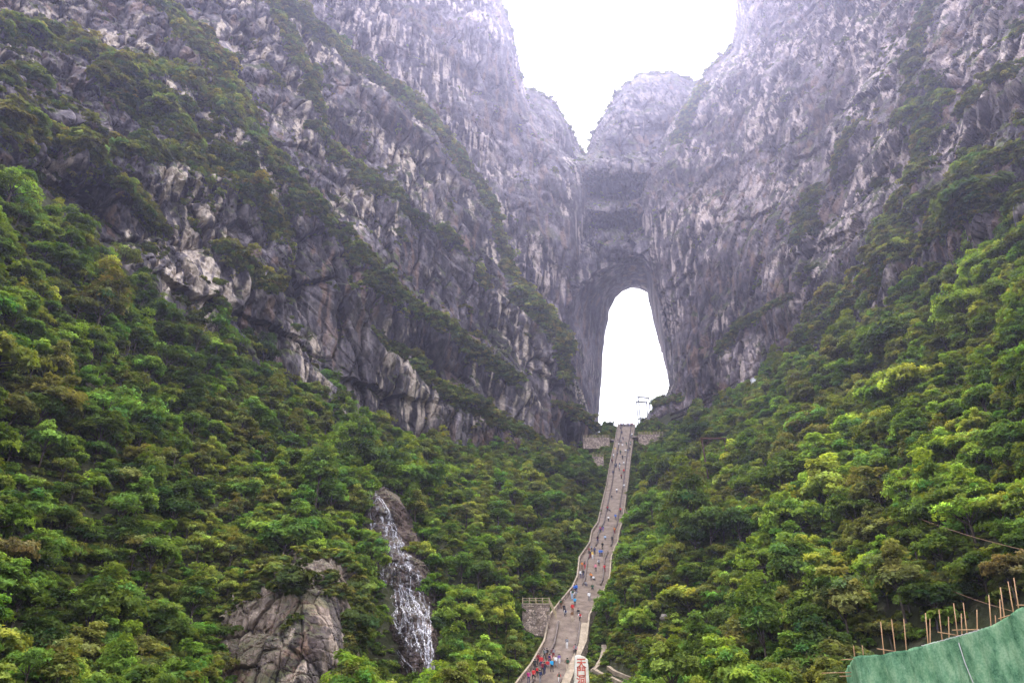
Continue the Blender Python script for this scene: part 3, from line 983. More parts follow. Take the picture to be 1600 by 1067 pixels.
def forest_points(s, seed, clear, lift=0.0):
    x, y = jitter_grid(-230, 230, 20, 385, s, seed)
    z = ground_z(x, y)
    P = np.c_[x, y, z]
    px, py, zc = project(P + np.array([0, 0, lift]))
    ok = in_poly(px, py, FOREST) & (np.hypot(x, y) > 78) & (y > 66)
    for q in (OUTCROP, FALL):
        ok &= ~in_poly(px, py, q)
        if clear > 2:                                    # tall crowns must not hide them either
            for hh in (2.0, 4.5, 7.0):
                qx, qy, _ = project(P + np.array([0, 0, hh]))
                for sx in (-1.3, 1.3):
                    ok &= ~(in_poly(qx + sx * FPX / zc, qy, q) & (py > qmid(q)))
    if clear > 2:
        ok &= ~in_poly(px, py, LOWCLEAR)
    ok &= ~(in_poly(px, py, NET) & (zc < 84))
    xl, xr, zs = stair(np.clip(y, 138, 371))
    ok &= ~((x > xl - clear) & (x < xr + clear) & (y < 385))
    for bx0, bx1, by0, by1 in KEEP_CLEAR:
        ok &= ~((x > bx0 - clear * 0.4) & (x < bx1 + clear * 0.4) & (y > by0 - (14 if clear > 2 else 1.5)) & (y < by1 + 1))
    for (qx, qy) in [q for l in PATHS for q in l] + BOULD:
        ok &= ~((np.abs(x - qx) < 0.75 + 0.4 * clear) & (y < qy + 0.8) & (y > qy - (6 if clear > 2 else 1.6)))
    return P[ok], px[ok], py[ok], zc[ok]


KEEP_CLEAR = []
#--
# ------------------------------------------------------------------ bare rock among the trees, waterfall
OUT_RIM = [(330, 1010), (345, 955), (392, 932), (408, 905), (436, 872), (470, 860), (528, 862), (566, 902), (568, 960), (548, 1015), (526, 1075)]
patch('rock_outcrop', [(340, 1300)] + OUT_RIM + [(515, 1300)],
      [(345, 1300, 98), (345, 1067, 111), (330, 1010, 118), (345, 955, 123), (400, 930, 123), (430, 1000, 114), (430, 1067, 109), (430, 1300, 95), (436, 872, 127), (470, 920, 119), (470, 1000, 113), (480, 1067, 108),
       (500, 860, 128), (520, 920, 121), (510, 1000, 115), (566, 902, 131), (568, 960, 126), (548, 1015, 120), (526, 1075, 114), (510, 1300, 99)],
      'warm', dict(seed=6, nb=(0.2, 0.0, 1.0), lean=0.35, bed=2.5, scale=0.30, amp=0.24, flute=0.9, tilt=0.6, w3=0.8), step=1.4, edge=6, rag=26.0, roll=[(OUT_RIM, 7, 5)], skirt=16,
      bands=[([(328, 1030), (345, 962), (396, 938), (412, 912), (438, 880)], 11), ([(470, 866), (528, 868), (562, 905), (564, 960), (545, 1015), (522, 1075)], 11), ([(440, 905), (462, 930)], 4)], ledge=0.5, pales=[(478, 1000, 48), (455, 1050, 40), (490, 930, 34)])
FALL_OUT = [(548, 742), (590, 742), (634, 782), (660, 845), (690, 930), (700, 1000), (684, 1070), (625, 1085), (585, 1020), (572, 930), (560, 850)]
patch('waterfall_rock', FALL_OUT,
      [(548, 742, 190), (590, 742, 190), (580, 775, 176), (634, 782, 178), (600, 830, 168), (640, 850, 166), (590, 850, 166), (615, 900, 156), (660, 900, 160), (585, 930, 158), (640, 950, 150), (690, 930, 162),
       (630, 990, 145), (665, 1000, 143), (700, 1000, 156), (600, 1020, 150), (655, 1045, 139), (620, 1060, 142), (684, 1070, 144), (585, 1020, 152)],
      'wet', dict(seed=8, nb=(0.12, 0.1, 1.0), lean=0.1, bed=8.0, scale=0.18, amp=0.32, flute=0.5, tilt=0.5, w3=0.5, blkw=0.25), step=1.5, edge=12, rag=18.0, roll=[(FALL_OUT + FALL_OUT[:1], 16, 10)], skirt=14)
cliff_rim = []

t = NT('falling_water')
p = t.pos((1, 1, 0.25))
dfs = t.n('ShaderNodeBsdfPrincipled')
dfs.inputs['Base Color'].default_value = (0.66, 0.64, 0.66, 1)
dfs.inputs['Roughness'].default_value = 0.35
tp = t.n('ShaderNodeBsdfTransparent')
mx = t.n('ShaderNodeMixShader')
t.l(t.rng(t.noise(p, 2.2, 4, 0.7), 0.40, 0.64, 0.04, 0.80), mx.inputs[0])
t.l(tp.outputs[0], mx.inputs[1])
t.l(dfs.outputs[0], mx.inputs[2])
t.l(mx.outputs[0], t.out.inputs[0])
M['water'] = t.m
t = NT('water_veil')
dfs = t.n('ShaderNodeBsdfDiffuse')
dfs.inputs['Color'].default_value = (0.74, 0.73, 0.76, 1)
tp = t.n('ShaderNodeBsdfTransparent')
mx = t.n('ShaderNodeMixShader')
k1 = t.noise(t.pos((1, 1, 0.12)), 1.3, 5, 0.66, 0.8)
k2 = t.noise(t.pos((1, 1, 0.9)), 0.30, 3, 0.6)
t.l(t.math('MULTIPLY', t.rng(k1, 0.49, 0.74, 0.0, 0.85), t.rng(k2, 0.36, 0.58, 0.15, 1.0)), mx.inputs[0])
t.l(tp.outputs[0], mx.inputs[1])
t.l(dfs.outputs[0], mx.inputs[2])
t.l(mx.outputs[0], t.out.inputs[0])
M['veil'] = t.m


def build_waterfall():
    from mathutils.kdtree import KDTree
    d = PATCH['waterfall_rock']
    kd = KDTree(len(d['P']))
    for i in range(len(d['P'])):
        kd.insert((d['px'][i], d['py'][i], 0), i)
    kd.balance()
    r = np.random.default_rng(5)
    vs = [762, 800, 830, 870, 900, 930, 960, 1000, 1045]
    cx = [579, 592, 602, 612, 621, 629, 637, 650, 661]
    hw = [6, 17, 23, 27, 31, 33, 32, 21, 7]
    m = MB()

    def strand(u, v0, v1, w):
        pts = []
        v = v0
        du = 0.0
        while v < v1:
            x = np.interp(v, vs, cx) + u * np.interp(v, vs, hw) + du
            _, i, _ = kd.find((x, v, 0))
            pts.append((Vector(d['P'][i].tolist()) + Vector(d['Nb'][i].tolist()) * 0.16, w * r.uniform(0.6, 1.3)))
            if r.uniform() < 0.16:
                du += r.normal(0, 3.0)
            du *= 0.97
            v += r.uniform(1.6, 3.2)
        if len(pts) < 3:
            return
        b = len(m.v)
        for q, ww in pts:
            side = Vector((1, 0, 0))
            m.v += [tuple(q - side * ww), tuple(q + Vector((0, -0.07, 0))), tuple(q + side * ww)]
        for k in range(len(pts) - 1):
            a = b + 3 * k
            m.f += [(a, a + 1, a + 4, a + 3), (a + 1, a + 2, a + 5, a + 4)]

    strand(-0.95, 758, 960, 0.10)
    strand(-0.7, 764, 1010, 0.12)
    strand(0.85, 775, 1000, 0.10)
    strand(0.6, 780, 1046, 0.12)
    for k in range(10):
        strand(r.uniform(-0.3, 0.95), r.uniform(900, 950), 1048, r.uniform(0.06, 0.14))
    for k in range(14):
        v0 = r.uniform(770, 960)
        strand(r.uniform(-1, 1), v0, min(v0 + r.uniform(18, 120), 1040), r.uniform(0.03, 0.085))
    for k in range(5):
        strand(-2.4 + r.normal(0, 0.1), 985, 1060, 0.06)
    V, F = np.array(m.v), np.array(m.f)
    # veil
    gx, gy = np.meshgrid(np.arange(560, 690, 1.5), np.arange(758, 1050, 1.5))
    u = (gx - np.interp(gy, vs, cx)) / np.interp(gy, vs, hw)
    idx = np.zeros(gx.shape, np.int64)
    Q = np.zeros(gx.shape + (3,))
    okv = np.abs(u) < 1.05
    for a_, b_ in zip(*np.nonzero(okv)):
        _, i, _ = kd.find((gx[a_, b_], gy[a_, b_], 0))
        Q[a_, b_] = d['P'][i] + d['Nb'][i] * 0.14
    idx = np.arange(gx.size).reshape(gx.shape)
    f = np.stack([idx[:-1, :-1], idx[1:, :-1], idx[1:, 1:], idx[:-1, 1:]], -1).reshape(-1, 4)
    f = f[okv.ravel()[f].all(1)]
    used = np.unique(f)
    rem = np.zeros(gx.size, np.int64)
    rem[used] = np.arange(len(used))
    root = link('waterfall', mesh_np('waterfall', Q.reshape(-1, 3)[used], rem[f], [M['veil']]), kind='structure')
    link('strands', mesh_np('strands', V, F, [M['water']]), root)


build_waterfall()

# ------------------------------------------------------------------ staircase
t = NT('stair_stone')
p = t.pos()
c = t.ramp(t.noise(p, 0.5, 5, 0.65), [(0.3, (0.20, 0.155, 0.12)), (0.5, (0.31, 0.245, 0.19)), (0.7, (0.41, 0.335, 0.265))])
M['stair'] = t.surf(c, 0.85, t.bump(t.noise(p, 4.0, 4, 0.6), 0.4, 0.1), 0.25)
t = NT('parapet_stone')
c = t.ramp(t.noise(p := t.pos(), 0.7, 5, 0.7), [(0.3, (0.16, 0.125, 0.085)), (0.5, (0.27, 0.215, 0.15)), (0.7, (0.38, 0.31, 0.225))])
M['parapet'] = t.surf(c, 0.85, t.bump(t.noise(p, 3.0, 4, 0.6), 0.4, 0.1), 0.25)
t = NT('dark_kerb')
M['kerb'] = t.surf(t.ramp(t.noise(t.pos(), 1.0, 4, 0.7), [(0.3, (0.075, 0.058, 0.050)), (0.7, (0.17, 0.135, 0.115))]), 0.9, None, 0.2)


def masonry(name, a, b, scale=1.6):
    t = NT(name)
    p = t.pos((1, 1, 1.25))
    vo = t.n('ShaderNodeTexVoronoi')
    vo.inputs['Scale'].default_value = scale
    t.l(p, vo.inputs['Vector'])
    ve = t.n('ShaderNodeTexVoronoi', feature='DISTANCE_TO_EDGE')
    ve.inputs['Scale'].default_value = scale
    t.l(p, ve.inputs['Vector'])
    bw = t.n('ShaderNodeRGBToBW')
    t.l(vo.outputs['Color'], bw.inputs[0])
    col = t.ramp(bw.outputs[0], [(0.2, a), (0.8, b)])
    col = t.mix(t.rng(t.noise(t.pos((1, 1, 0.3)), 0.8, 4, 0.6), 0.5, 0.7, 0, 0.6), col, (0.10, 0.085, 0.06))
    e = t.rng(ve.outputs['Distance'], 0.0, 0.09)
    col = t.mix(e, (0.09, 0.075, 0.065), col)
    return t.surf(col, 0.9, t.bump(e, 0.9, 0.12), 0.2)


M['masonry'] = masonry('rubble_masonry', (0.18, 0.130, 0.095), (0.50, 0.39, 0.30))


def stair_P(Y, f, h=0.0):
    xl, xr, z = stair(Y)
    return (float(xl + (xr - xl) * f), float(Y), float(z) + h)


stairs = empty('stone_staircase', stair_P(150, 0.5), label='long steep stone staircase climbing to the natural arch', category='staircase')


def child(mb, name, mat, parent, smooth=False, **k):
    me = mb.mesh(name, mat, smooth)
    o = link(name, me, parent, **k)
    o.matrix_parent_inverse = Matrix.Translation(-parent.location) if parent.rotation_euler.z == 0 else parent.matrix_basis.inverted()
    return o


Z0, Z1 = float(stair(139)[2]), float(stair(371)[2])
RISE = 0.25
zs = np.arange(Z0, Z1, RISE)
Ys = np.interp(zs, ST_Z, ST_Y)
breaks = [139, 167, 178, 205, 236, 264, 303, 344, 372]
for b0, b1 in zip(breaks[:-1], breaks[1:]):
    m = MB()
    for k in range(len(zs) - 1):
        if not (b0 <= Ys[k] < b1):
            continue
        y0, y1, z = Ys[k], Ys[k + 1], zs[k]
        a0, a1, _ = stair(y0)
        c0, c1, _ = stair(y1)
        m.add([(a0, y0, z), (a1, y0, z), (c1, y1, z), (c0, y1, z), (c1, y1, z + RISE), (c0, y1, z + RISE)], [(0, 1, 2, 3), (3, 2, 4, 5)])
    child(m, 'flight', M['stair'], stairs)


def along(f0, f1, h0, h1, y0=139.0, y1=371.0, off0=0.0, off1=0.0, n=90):
    """bar that follows the stairs: between width fractions f0..f1 (+ metres), heights h0..h1"""
    m = MB()
    yy = np.unique(np.r_[np.linspace(y0, y1, n), ST_Y[(ST_Y > y0) & (ST_Y < y1)]])
    P = []
    for Y in yy:
        a = np.array(stair_P(Y, f0)) + [off0, 0, 0]
        b = np.array(stair_P(Y, f1)) + [off1, 0, 0]
        P.append([a + [0, 0, h0], b + [0, 0, h0], b + [0, 0, h1], a + [0, 0, h1]])
    b0 = 0
    m.v = [tuple(q) for s in P for q in s]
    for k in range(len(P) - 1):
        for j in range(4):
            j2 = (j + 1) % 4
            m.f.append((4 * k + j, 4 * k + j2, 4 * k + 4 + j2, 4 * k + 4 + j))
    m.f += [(0, 1, 2, 3), tuple(4 * (len(P) - 1) + j for j in (3, 2, 1, 0))]
    return m


child(along(0, 0, -9, 0.95, off0=-0.32, off1=0.003), 'parapet', M['masonry'], stairs)
child(along(1, 1, -9, 0.95, off0=-0.003, off1=0.32), 'parapet', M['masonry'], stairs)
child(along(0, 0, 0.953, 1.06, off0=-0.36, off1=0.03), 'coping', M['parapet'], stairs)
child(along(1, 1, 0.953, 1.06, off0=-0.03, off1=0.36), 'coping', M['parapet'], stairs)
for y0, y1 in ((139, 150.5), (163.5, 176), (204, 233), (239, 370)):
    for f in (0.235, 0.80):
        child(along(f, f, -0.1, 0.62, y0, y1, -0.17, 0.17, 50), 'divider', M['kerb'], stairs)
for f0, f1 in ((0.812, 0.995),):                            # worn, paler side lane
    child(along(f0, f1, 0.10, 0.24, 139, 176, 0.1, 0, 40), 'side_ramp', M['parapet'], stairs)

# ------------------------------------------------------------------ masonry platforms beside the stairs
t = NT('pale_rail')
M['rail'] = t.surf(t.ramp(t.noise(t.pos(), 2.0, 3), [(0.3, (0.30, 0.235, 0.13)), (0.7, (0.46, 0.37, 0.22))]), 0.8, None, 0.2)
t = NT('white_paint')
M['white'] = t.surf(t.ramp(t.noise(t.pos(), 1.5, 3), [(0.3, (0.66, 0.66, 0.65)), (0.7, (0.80, 0.80, 0.79))]), 0.6, None, 0.3)


def terrace(name, label, px0, px1, py0, py1, Y, deep, posts, down=6.0, bridge=None, rail_h=1.15):
    a, b = at(px0, py0, Y), at(px1, py0, Y)
    top, bot = float(a[2]), float(at(px0, py1, Y)[2]) - down
    x0, x1 = float(a[0]), float(b[0])
    e = empty(name, ((x0 + x1) / 2, Y + deep / 2, bot), label=label, category='terrace')
    child(MB().box(x0, x1, Y, Y + deep, bot, top), 'wall', M['masonry'], e)
    child(MB().box(x0 - 0.15, x1 + 0.15, Y - 0.15, Y + deep, top + 0.003, top + 0.25), 'coping', M['parapet'], e)
    xs = np.linspace(x0 + 0.12, x1 - 0.12, posts)
    for x in xs:
        child(MB().box(x - 0.10, x + 0.10, Y - 0.05, Y + 0.15, top + 0.25, top + 0.25 + rail_h + 0.12), 'post', M['rail'], e)
    for h in (0.55, 1.0):
        child(MB().box(x0 + 0.1, x1 - 0.1, Y + 0.01, Y + 0.10, top + 0.25 + rail_h * h - 0.09, top + 0.25 + rail_h * h), 'rail', M['rail'], e)
    if bridge is not None:
        child(MB().box(min(x1, bridge) - 0.02, max(x0, bridge), Y + 0.8, Y + deep - 0.3, top - 0.9, top - 0.35) if bridge > x1 else MB().box(bridge, x0 + 0.02, Y + 0.8, Y + deep - 0.3, top - 0.9, top - 0.35), 'landing', M['parapet'], e)
    KEEP_CLEAR.append((x0, x1, Y, Y + deep))
    return e, x0, x1, top


e, x0, x1, top = terrace('stone_bastion', 'square stone bastion with pale railing beside the lower stairs', 816, 859, 944, 975, 174, 7.0, 5, 8)
m = MB()
for k in range(7):                                        # railing that runs down to the stairs
    s = k / 6
    m.box(x1 - 0.1 + 1.2 * s, x1 + 0.08 + 1.2 * s, 174.2 - 0.0 - 3.0 * s, 174.4 - 3.0 * s, top - 3.3 * s, top + 1.3 - 3.0 * s)
child(m, 'sloping_railing', M['rail'], e)
terrace('upper_terrace', 'long stone terrace wall left of the stair top', 911, 952, 684, 697, 345, 5.0, 9, 1.2, float(stair(347)[0]))
terrace('upper_terrace', 'long stone terrace wall right of the stair top', 997, 1036, 679, 692, 345, 5.0, 9, 1.2, float(stair(347)[1]))
terrace('small_terrace', 'small square stone platform half hidden left of the upper stairs', 921, 943, 714, 733, 326, 4.0, 5, 2)
e, x0, x1, top = terrace('small_terrace', 'small stone platform with white plaque right of the middle stairs', 977, 1000, 800, 822, 266, 4.0, 6, 5)
child(MB().box(x0 + 2.0, x0 + 4.1, 265.9, 265.98, top - 2.3, top - 1.0), 'plaque', M['white'], e)

# ------------------------------------------------------------------ portal frames, cable support, cliff walkway
t = NT('galvanised_steel')
M['steel'] = t.surf(t.ramp(t.noise(t.pos(), 0.8, 3), [(0.3, (0.11, 0.113, 0.108)), (0.7, (0.17, 0.173, 0.165))]), 0.55, None, 0.4, 0.3)
t = NT('rusty_steel')
M['rust'] = t.surf(t.ramp(t.noise(t.pos(), 1.2, 4), [(0.3, (0.045, 0.024, 0.018)), (0.7, (0.10, 0.05, 0.036))]), 0.85, None, 0.2, 0.2)
t = NT('dark_timber')
M['timber'] = t.surf(t.ramp(t.noise(t.pos((1, 1, 0.2)), 2.0, 4), [(0.3, (0.020, 0.016, 0.014)), (0.7, (0.055, 0.043, 0.036))]), 0.9, None, 0.2)


def portal(label, pxa, pxb, pyt, pyt2, base, Y, w=0.55, beam=0.75):
    A, B = at(pxa, pyt, Y), at(pxb, pyt2, Y)
    zb = [float(at(pxa, base[0], Y)[2]), float(at(pxb, base[1], Y)[2])]
    e = empty('portal_frame', (float(A[0]), Y, zb[0]), label=label, category='steel frame', group='steel frames at the stair top')
    for q, z in ((A, zb[0]), (B, zb[1])):
        child(MB().box(q[0] - w / 2, q[0] + w / 2, Y - w / 2, Y + w / 2, z, q[2]), 'post', M['steel'], e)
    child(MB().hexa([(A[0] - w, Y - w * 0.6, A[2]), (B[0] + w, Y - w * 0.6, B[2]), (B[0] + w, Y + w * 0.6, B[2]), (A[0] - w, Y + w * 0.6, A[2]),
                     (A[0] - w, Y - w * 0.6, A[2] + beam), (B[0] + w, Y - w * 0.6, B[2] + beam), (B[0] + w, Y + w * 0.6, B[2] + beam), (A[0] - w, Y + w * 0.6, A[2] + beam)]), 'beam', M['steel'], e)
    for s in (0.3, 0.78):
        x, z = A[0] + (B[0] - A[0]) * s, A[2] + (B[2] - A[2]) * s
        child(MB().tube([(x, Y, z), (x, Y, z - 1.6)], 0.09, 5).box(x - 0.2, x + 0.2, Y - 0.15, Y + 0.15, z - 2.0, z - 1.6), 'pulley', M['steel'], e)
    return e


portal('nearer and lower steel portal frame at the top of the stairs', 994.6, 1010.2, 628.2, 629.8, (668, 663), 380)
portal('taller steel portal frame standing behind the other at the stair top', 997.2, 1013.6, 621, 622.6, (668, 660), 392)


def ground_hit(px, py, y0=40.0, y1=380.0):
    Y = np.arange(y0, y1, 0.5)
    P = at(np.full(len(Y), px), np.full(len(Y), py), Y)
    g = ground_z(P[:, 0], P[:, 1])
    k = int(np.argmax(P[:, 2] < g))
    if not (P[:, 2] < g).any():
        k = len(Y) - 1
    return Vector((P[k, 0], P[k, 1], g[k]))


b = ground_hit(1101, 764)
Yp = b.y
A, B = at(1096.5, 686, Yp), at(1131.5, 684.5, Yp)
KEEP_CLEAR.append((float(A[0]) - 1.5, float(A[0]) + 2.5, Yp - 4, Yp + 1))
e = empty('cable_support', tuple(b), label='rusty brown goalpost cable support rising from trees right of stairs', category='steel frame')
child(MB().tube([(float(A[0]) + 0.6, Yp, b.z - 1), tuple(A)], 0.26, 6), 'post', M['rust'], e)
child(MB().tube([(float(B[0]) + 0.3, Yp + 1, float(ground_z([B[0]], [Yp + 1])[0]) - 1), (float(B[0]), Yp, float(B[2]))], 0.15, 6), 'post', M['rust'], e)
child(MB().box(float(A[0]) - 0.5, float(B[0]) + 0.5, Yp - 0.25, Yp + 0.25, float(A[2]), float(A[2]) + 0.5), 'beam', M['rust'], e)
child(MB().tube([(float(A[0]) + 0.2, Yp, float(A[2]) - 3.0), (float(A[0]) + 3.0, Yp, float(A[2]))], 0.12, 5), 'brace', M['rust'], e)

# covered walkway along the foot of the right cliff
WK = [(1048, 655, 372), (1066, 648, 368), (1084, 640, 362), (1102, 631, 356), (1114, 626, 352), (1128, 620, 347), (1142, 610, 342), (1153, 603, 338)]
W = [atv(q[0], q[1], q[2] - 9) for q in WK]
for q in W:
    KEEP_CLEAR.append((q.x - 2.5, q.x + 2.5, q.y - 3, q.y + 2))
e = empty('cliff_walkway', tuple(W[0]), label='dark roofed timber walkway along the foot of the right cliff', category='walkway')


def strip(pts, w0, w1, h0, h1):
    m = MB()
    for p in pts:
        m.v += [(p.x, p.y + w0, p.z + h0), (p.x, p.y + w1, p.z + h0), (p.x, p.y + w1, p.z + h1), (p.x, p.y + w0, p.z + h1)]
    for k in range(len(pts) - 1):
        for j in range(4):
            j2 = (j + 1) % 4
            m.f.append((4 * k + j, 4 * k + j2, 4 * k + 4 + j2, 4 * k + 4 + j))
    m.f += [(0, 1, 2, 3), tuple(4 * (len(pts) - 1) + j for j in (3, 2, 1, 0))]
    return m


child(strip(W, -1.2, 1.4, 2.2, 2.75), 'roof', M['timber'], e)
child(strip(W, -1.0, 1.4, -0.35, 0.0), 'deck', M['timber'], e)
child(strip(W, -1.05, -0.93, 0.85, 0.98), 'handrail', M['timber'], e)
for k in range(26):
    s = k / 25 * (len(W) - 1)
    i = min(int(s), len(W) - 2)
    q = W[i].lerp(W[i + 1], s - i)
    child(MB().box(q.x - 0.14, q.x + 0.14, q.y - 1.0, q.y - 0.72, q.z - 3.5, q.z + 2.2), 'post', M['timber'], e)

# white shed with a leaning pole at the end of the walkway, and a slim mast
q = atv(1178, 597, 306)
e = empty('white_shed', tuple(q), label='tiny white shed with sloping roof under the right cliff', category='shed')
child(MB().box(q.x - 1.1, q.x + 1.1, q.y - 1, q.y + 1, q.z - 1.5, q.z + 1.2), 'wall', M['white'], e)
child(MB().hexa([(q.x - 1.3, q.y - 1.2, q.z + 1.2), (q.x + 1.3, q.y - 1.2, q.z + 1.2), (q.x + 1.3, q.y + 1.2, q.z + 1.2), (q.x - 1.3, q.y + 1.2, q.z + 1.2),
                 (q.x - 1.3, q.y - 1.2, q.z + 1.35), (q.x + 1.3, q.y - 1.2, q.z + 2.0), (q.x + 1.3, q.y + 1.2, q.z + 2.0), (q.x - 1.3, q.y + 1.2, q.z + 1.35)]), 'roof', M['white'], e)
child(MB().tube([(q.x + 1.2, q.y - 1, q.z - 0.5), (q.x + 3.0, q.y - 1, q.z + 3.0)], 0.14, 5), 'leaning_pole', M['white'], e)
MB().tube([tuple(atv(1191, 588, 302)), tuple(atv(1188.5, 558, 302))], [0.10, 0.06], 5).build('mast', M['steel'], label='slim pale mast beside the tiny white shed', category='mast')

# ------------------------------------------------------------------ engraved stone at the foot of the stairs
t = NT('cream_stone')
p = t.pos()
M['cream'] = t.surf(t.ramp(t.noise(p, 1.1, 5, 0.65), [(0.3, (0.50, 0.44, 0.31)), (0.5, (0.68, 0.63, 0.50)), (0.7, (0.78, 0.75, 0.66))]), 0.8, t.bump(t.noise(p, 2.0, 5, 0.6), 0.5, 0.15), 0.3)
t = NT('red_paint')
M['red'] = t.surf((0.50, 0.07, 0.03), 0.7, None, 0.3)


def build_stele():
    Y = 133.0
    out = [(896.6, 1090), (897.2, 1060), (898.2, 1036), (899.0, 1024.2), (903, 1023.0), (909, 1024.0), (913.5, 1025.5), (918.6, 1030.5), (919.6, 1042), (920.6, 1060), (921.6, 1090)]
    F_ = [at(x, y, Y) for x, y in out]
    n = len(out)
    r = np.random.default_rng(2)
    cen = np.mean(F_, 0)
    vs, fs = [], []
    for k, (dy, sh) in enumerate(((0.0, 0.93), (0.16, 1.0), (0.75, 1.02), (0.95, 0.92))):
        for q in F_:
            v = cen + (q - cen) * np.array([sh, 1, 1 - (1 - sh) * 0.4]) + np.array([0, dy, 0])
            vs.append(tuple(v + r.normal(0, 0.03, 3) * (0 if k == 0 else 1)))
    for k in range(3):
        for j in range(n):
            j2 = (j + 1) % n
            fs.append((k * n + j, k * n + j2, (k + 1) * n + j2, (k + 1) * n + j))
    fs.append(tuple(range(n))[::-1])
    fs.append(tuple(3 * n + j for j in range(n)))
    base = Vector((float(cen[0]), Y, float(F_[0][2])))
    e = empty('engraved_stone', tuple(base), label='tall cream standing stone with red Chinese characters at the stair foot', category='standing stone')
    child(MB().add(vs, fs), 'slab', M['cream'], e)
    for ch, py in (('天', 1036.5), ('門', 1049.5), ('洞', 1063)):
        cu = bpy.data.curves.new('lettering', 'FONT')
        cu.body = ch
        cu.align_x = 'CENTER'
        cu.align_y = 'CENTER'
        cu.size = 1.65
        cu.extrude = 0.02
        cu.offset = 0.018
        tmp = bpy.data.objects.new('tmp', cu)
        me = bpy.data.meshes.new_from_object(tmp)
        me.materials.clear()
        me.materials.append(M['red'])
        bpy.data.objects.remove(tmp)
        o = link('lettering', me, e)
        q = at(908.3, py, Y)
        o.location = (float(q[0]) - base.x, -0.03, float(q[2]) - base.z)
        o.rotation_euler = (math.pi / 2, 0, 0)
        o['label'] = 'red painted character ' + ch


build_stele()

# ------------------------------------------------------------------ footpaths and boulders right of the stair foot
def footpath(pix, width, lift=0.35):
    pts = []
    for (x, y) in pix:
        pts.append(ground_hit(x, y, 100))
    fine = []
    for k in range(len(pts) - 1):
        for s in np.linspace(0, 1, 6)[:-1]:
            fine.append(pts[k].lerp(pts[k + 1], s))
    fine.append(pts[-1])
    m = MB()
    for k, q in enumerate(fine):
        d = (fine[min(k + 1, len(fine) - 1)] - fine[max(k - 1, 0)])
        s = Vector((d.y, -d.x, 0)).normalized() * width / 2
        for a, h in ((-1, -1.2), (1, -1.2), (1, lift), (-1, lift)):
            m.v.append(tuple(q + s * a + Vector((0, 0, h))))
    for k in range(len(fine) - 1):
        for j in range(4):
            j2 = (j + 1) % 4
            m.f.append((4 * k + j, 4 * k + j2, 4 * k + 4 + j2, 4 * k + 4 + j))
    m.f += [(0, 1, 2, 3), tuple(4 * (len(fine) - 1) + j for j in (3, 2, 1, 0))]
    m.build('path', M['parapet'], kind='structure')
    PATHS.append([(q.x, q.y) for q in fine])


PATHS = []
footpath([(944, 1010), (944, 1020), (941, 1031), (934, 1041), (926, 1050)], 1.1)
footpath([(928, 1048), (940, 1054), (955, 1061), (975, 1071)], 0.9)
footpath([(952, 1044), (962, 1051), (980, 1060), (1004, 1069)], 1.0)
t = NT('boulder_stone')
p = t.pos()
M['boulder'] = t.surf(t.ramp(t.noise(p, 1.5, 5, 0.65), [(0.3, (0.12, 0.10, 0.085)), (0.7, (0.36, 0.31, 0.26))]), 0.9, t.bump(t.noise(p, 3, 5), 0.6, 0.15), 0.2)


def ico(sub):
    import bmesh
    bm = bmesh.new()
    bmesh.ops.create_icosphere(bm, subdivisions=sub, radius=1.0)
    V = np.array([v.co[:] for v in bm.verts])
    F = np.array([[v.index for v in f.verts] for f in bm.faces])
    bm.free()
    return V, F


ICO3 = ico(3)
BOULD = []
for k, (x, y, rad, lb) in enumerate([(1037, 972, 0.75, 'rounded grey boulder in the bushes right of the stairs'), (1078, 1059, 1.0, 'pale slanted boulder low on the right slope'),
                                     (1012, 1055, 0.8, 'flat brown boulder beside the curved footpath'), (998, 1061, 0.55, 'small pale boulder at the edge of the footpath')]):
    q = ground_hit(x, y, 100)
    V = ICO3[0] * (1 + 0.35 * fbm(ICO3[0] * 1.3 + 7 * k, 3, 60 + k))[:, None] * np.array([1.1, 0.9, 0.85]) * rad
    o = link('boulder', mesh_np('boulder', V, ICO3[1], [M['boulder']]), label=lb, category='boulder')
    o.location = (q.x, q.y - 0.8, q.z + rad * 0.75)
    BOULD.append((q.x, q.y))

# ------------------------------------------------------------------ construction fence: green netting on bamboo
t = NT('green_netting')
p = t.pos((1, 1, 0.6))
n1 = t.noise(p, 0.9, 5, 0.7)
n2 = t.noise(t.pos(), 9.0, 3, 0.7)
c = t.ramp(t.math('ADD', t.math('MULTIPLY', n1, 0.72), t.math('MULTIPLY', n2, 0.28)), [(0.36, (0.07, 0.19, 0.10)), (0.48, (0.22, 0.42, 0.24)), (0.60, (0.42, 0.60, 0.38))])
df, tl = t.n('ShaderNodeBsdfDiffuse'), t.n('ShaderNodeBsdfTranslucent')
t.l(c, df.inputs[0])
t.l(c, tl.inputs[0])
mx = t.n('ShaderNodeMixShader')
mx.inputs[0].default_value = 0.45
t.l(df.outputs[0], mx.inputs[1])
t.l(tl.outputs[0], mx.inputs[2])
t.l(mx.outputs[0], t.out.inputs[0])
M['net'] = t.m
t = NT('bamboo')
M['bamboo'] = t.surf(t.ramp(t.noise(t.pos((1, 1, 0.3)), 3.0, 3), [(0.3, (0.24, 0.13, 0.06)), (0.7, (0.42, 0.25, 0.12))]), 0.6, None, 0.3)
NET_TOP = [(1335, 1024.5, 58.0), (1378, 1021.5, 56.0), (1420, 1014, 54.2), (1460, 1003.5, 52.6), (1497, 993.5, 51.0), (1530, 984, 49.6), (1552, 977, 48.7), (1572, 964, 47.8), (1600, 947.5, 46.5), (1650, 920, 44.5), (1720, 890, 42), (1900, 820, 37), (2200, 730, 31)]
npx = [q[0] for q in NET_TOP]


def net_at(px):
    py = np.interp(px, npx, [q[1] for q in NET_TOP])
    Y = np.interp(px, npx, [q[2] for q in NET_TOP])
    return at(px, py, Y)


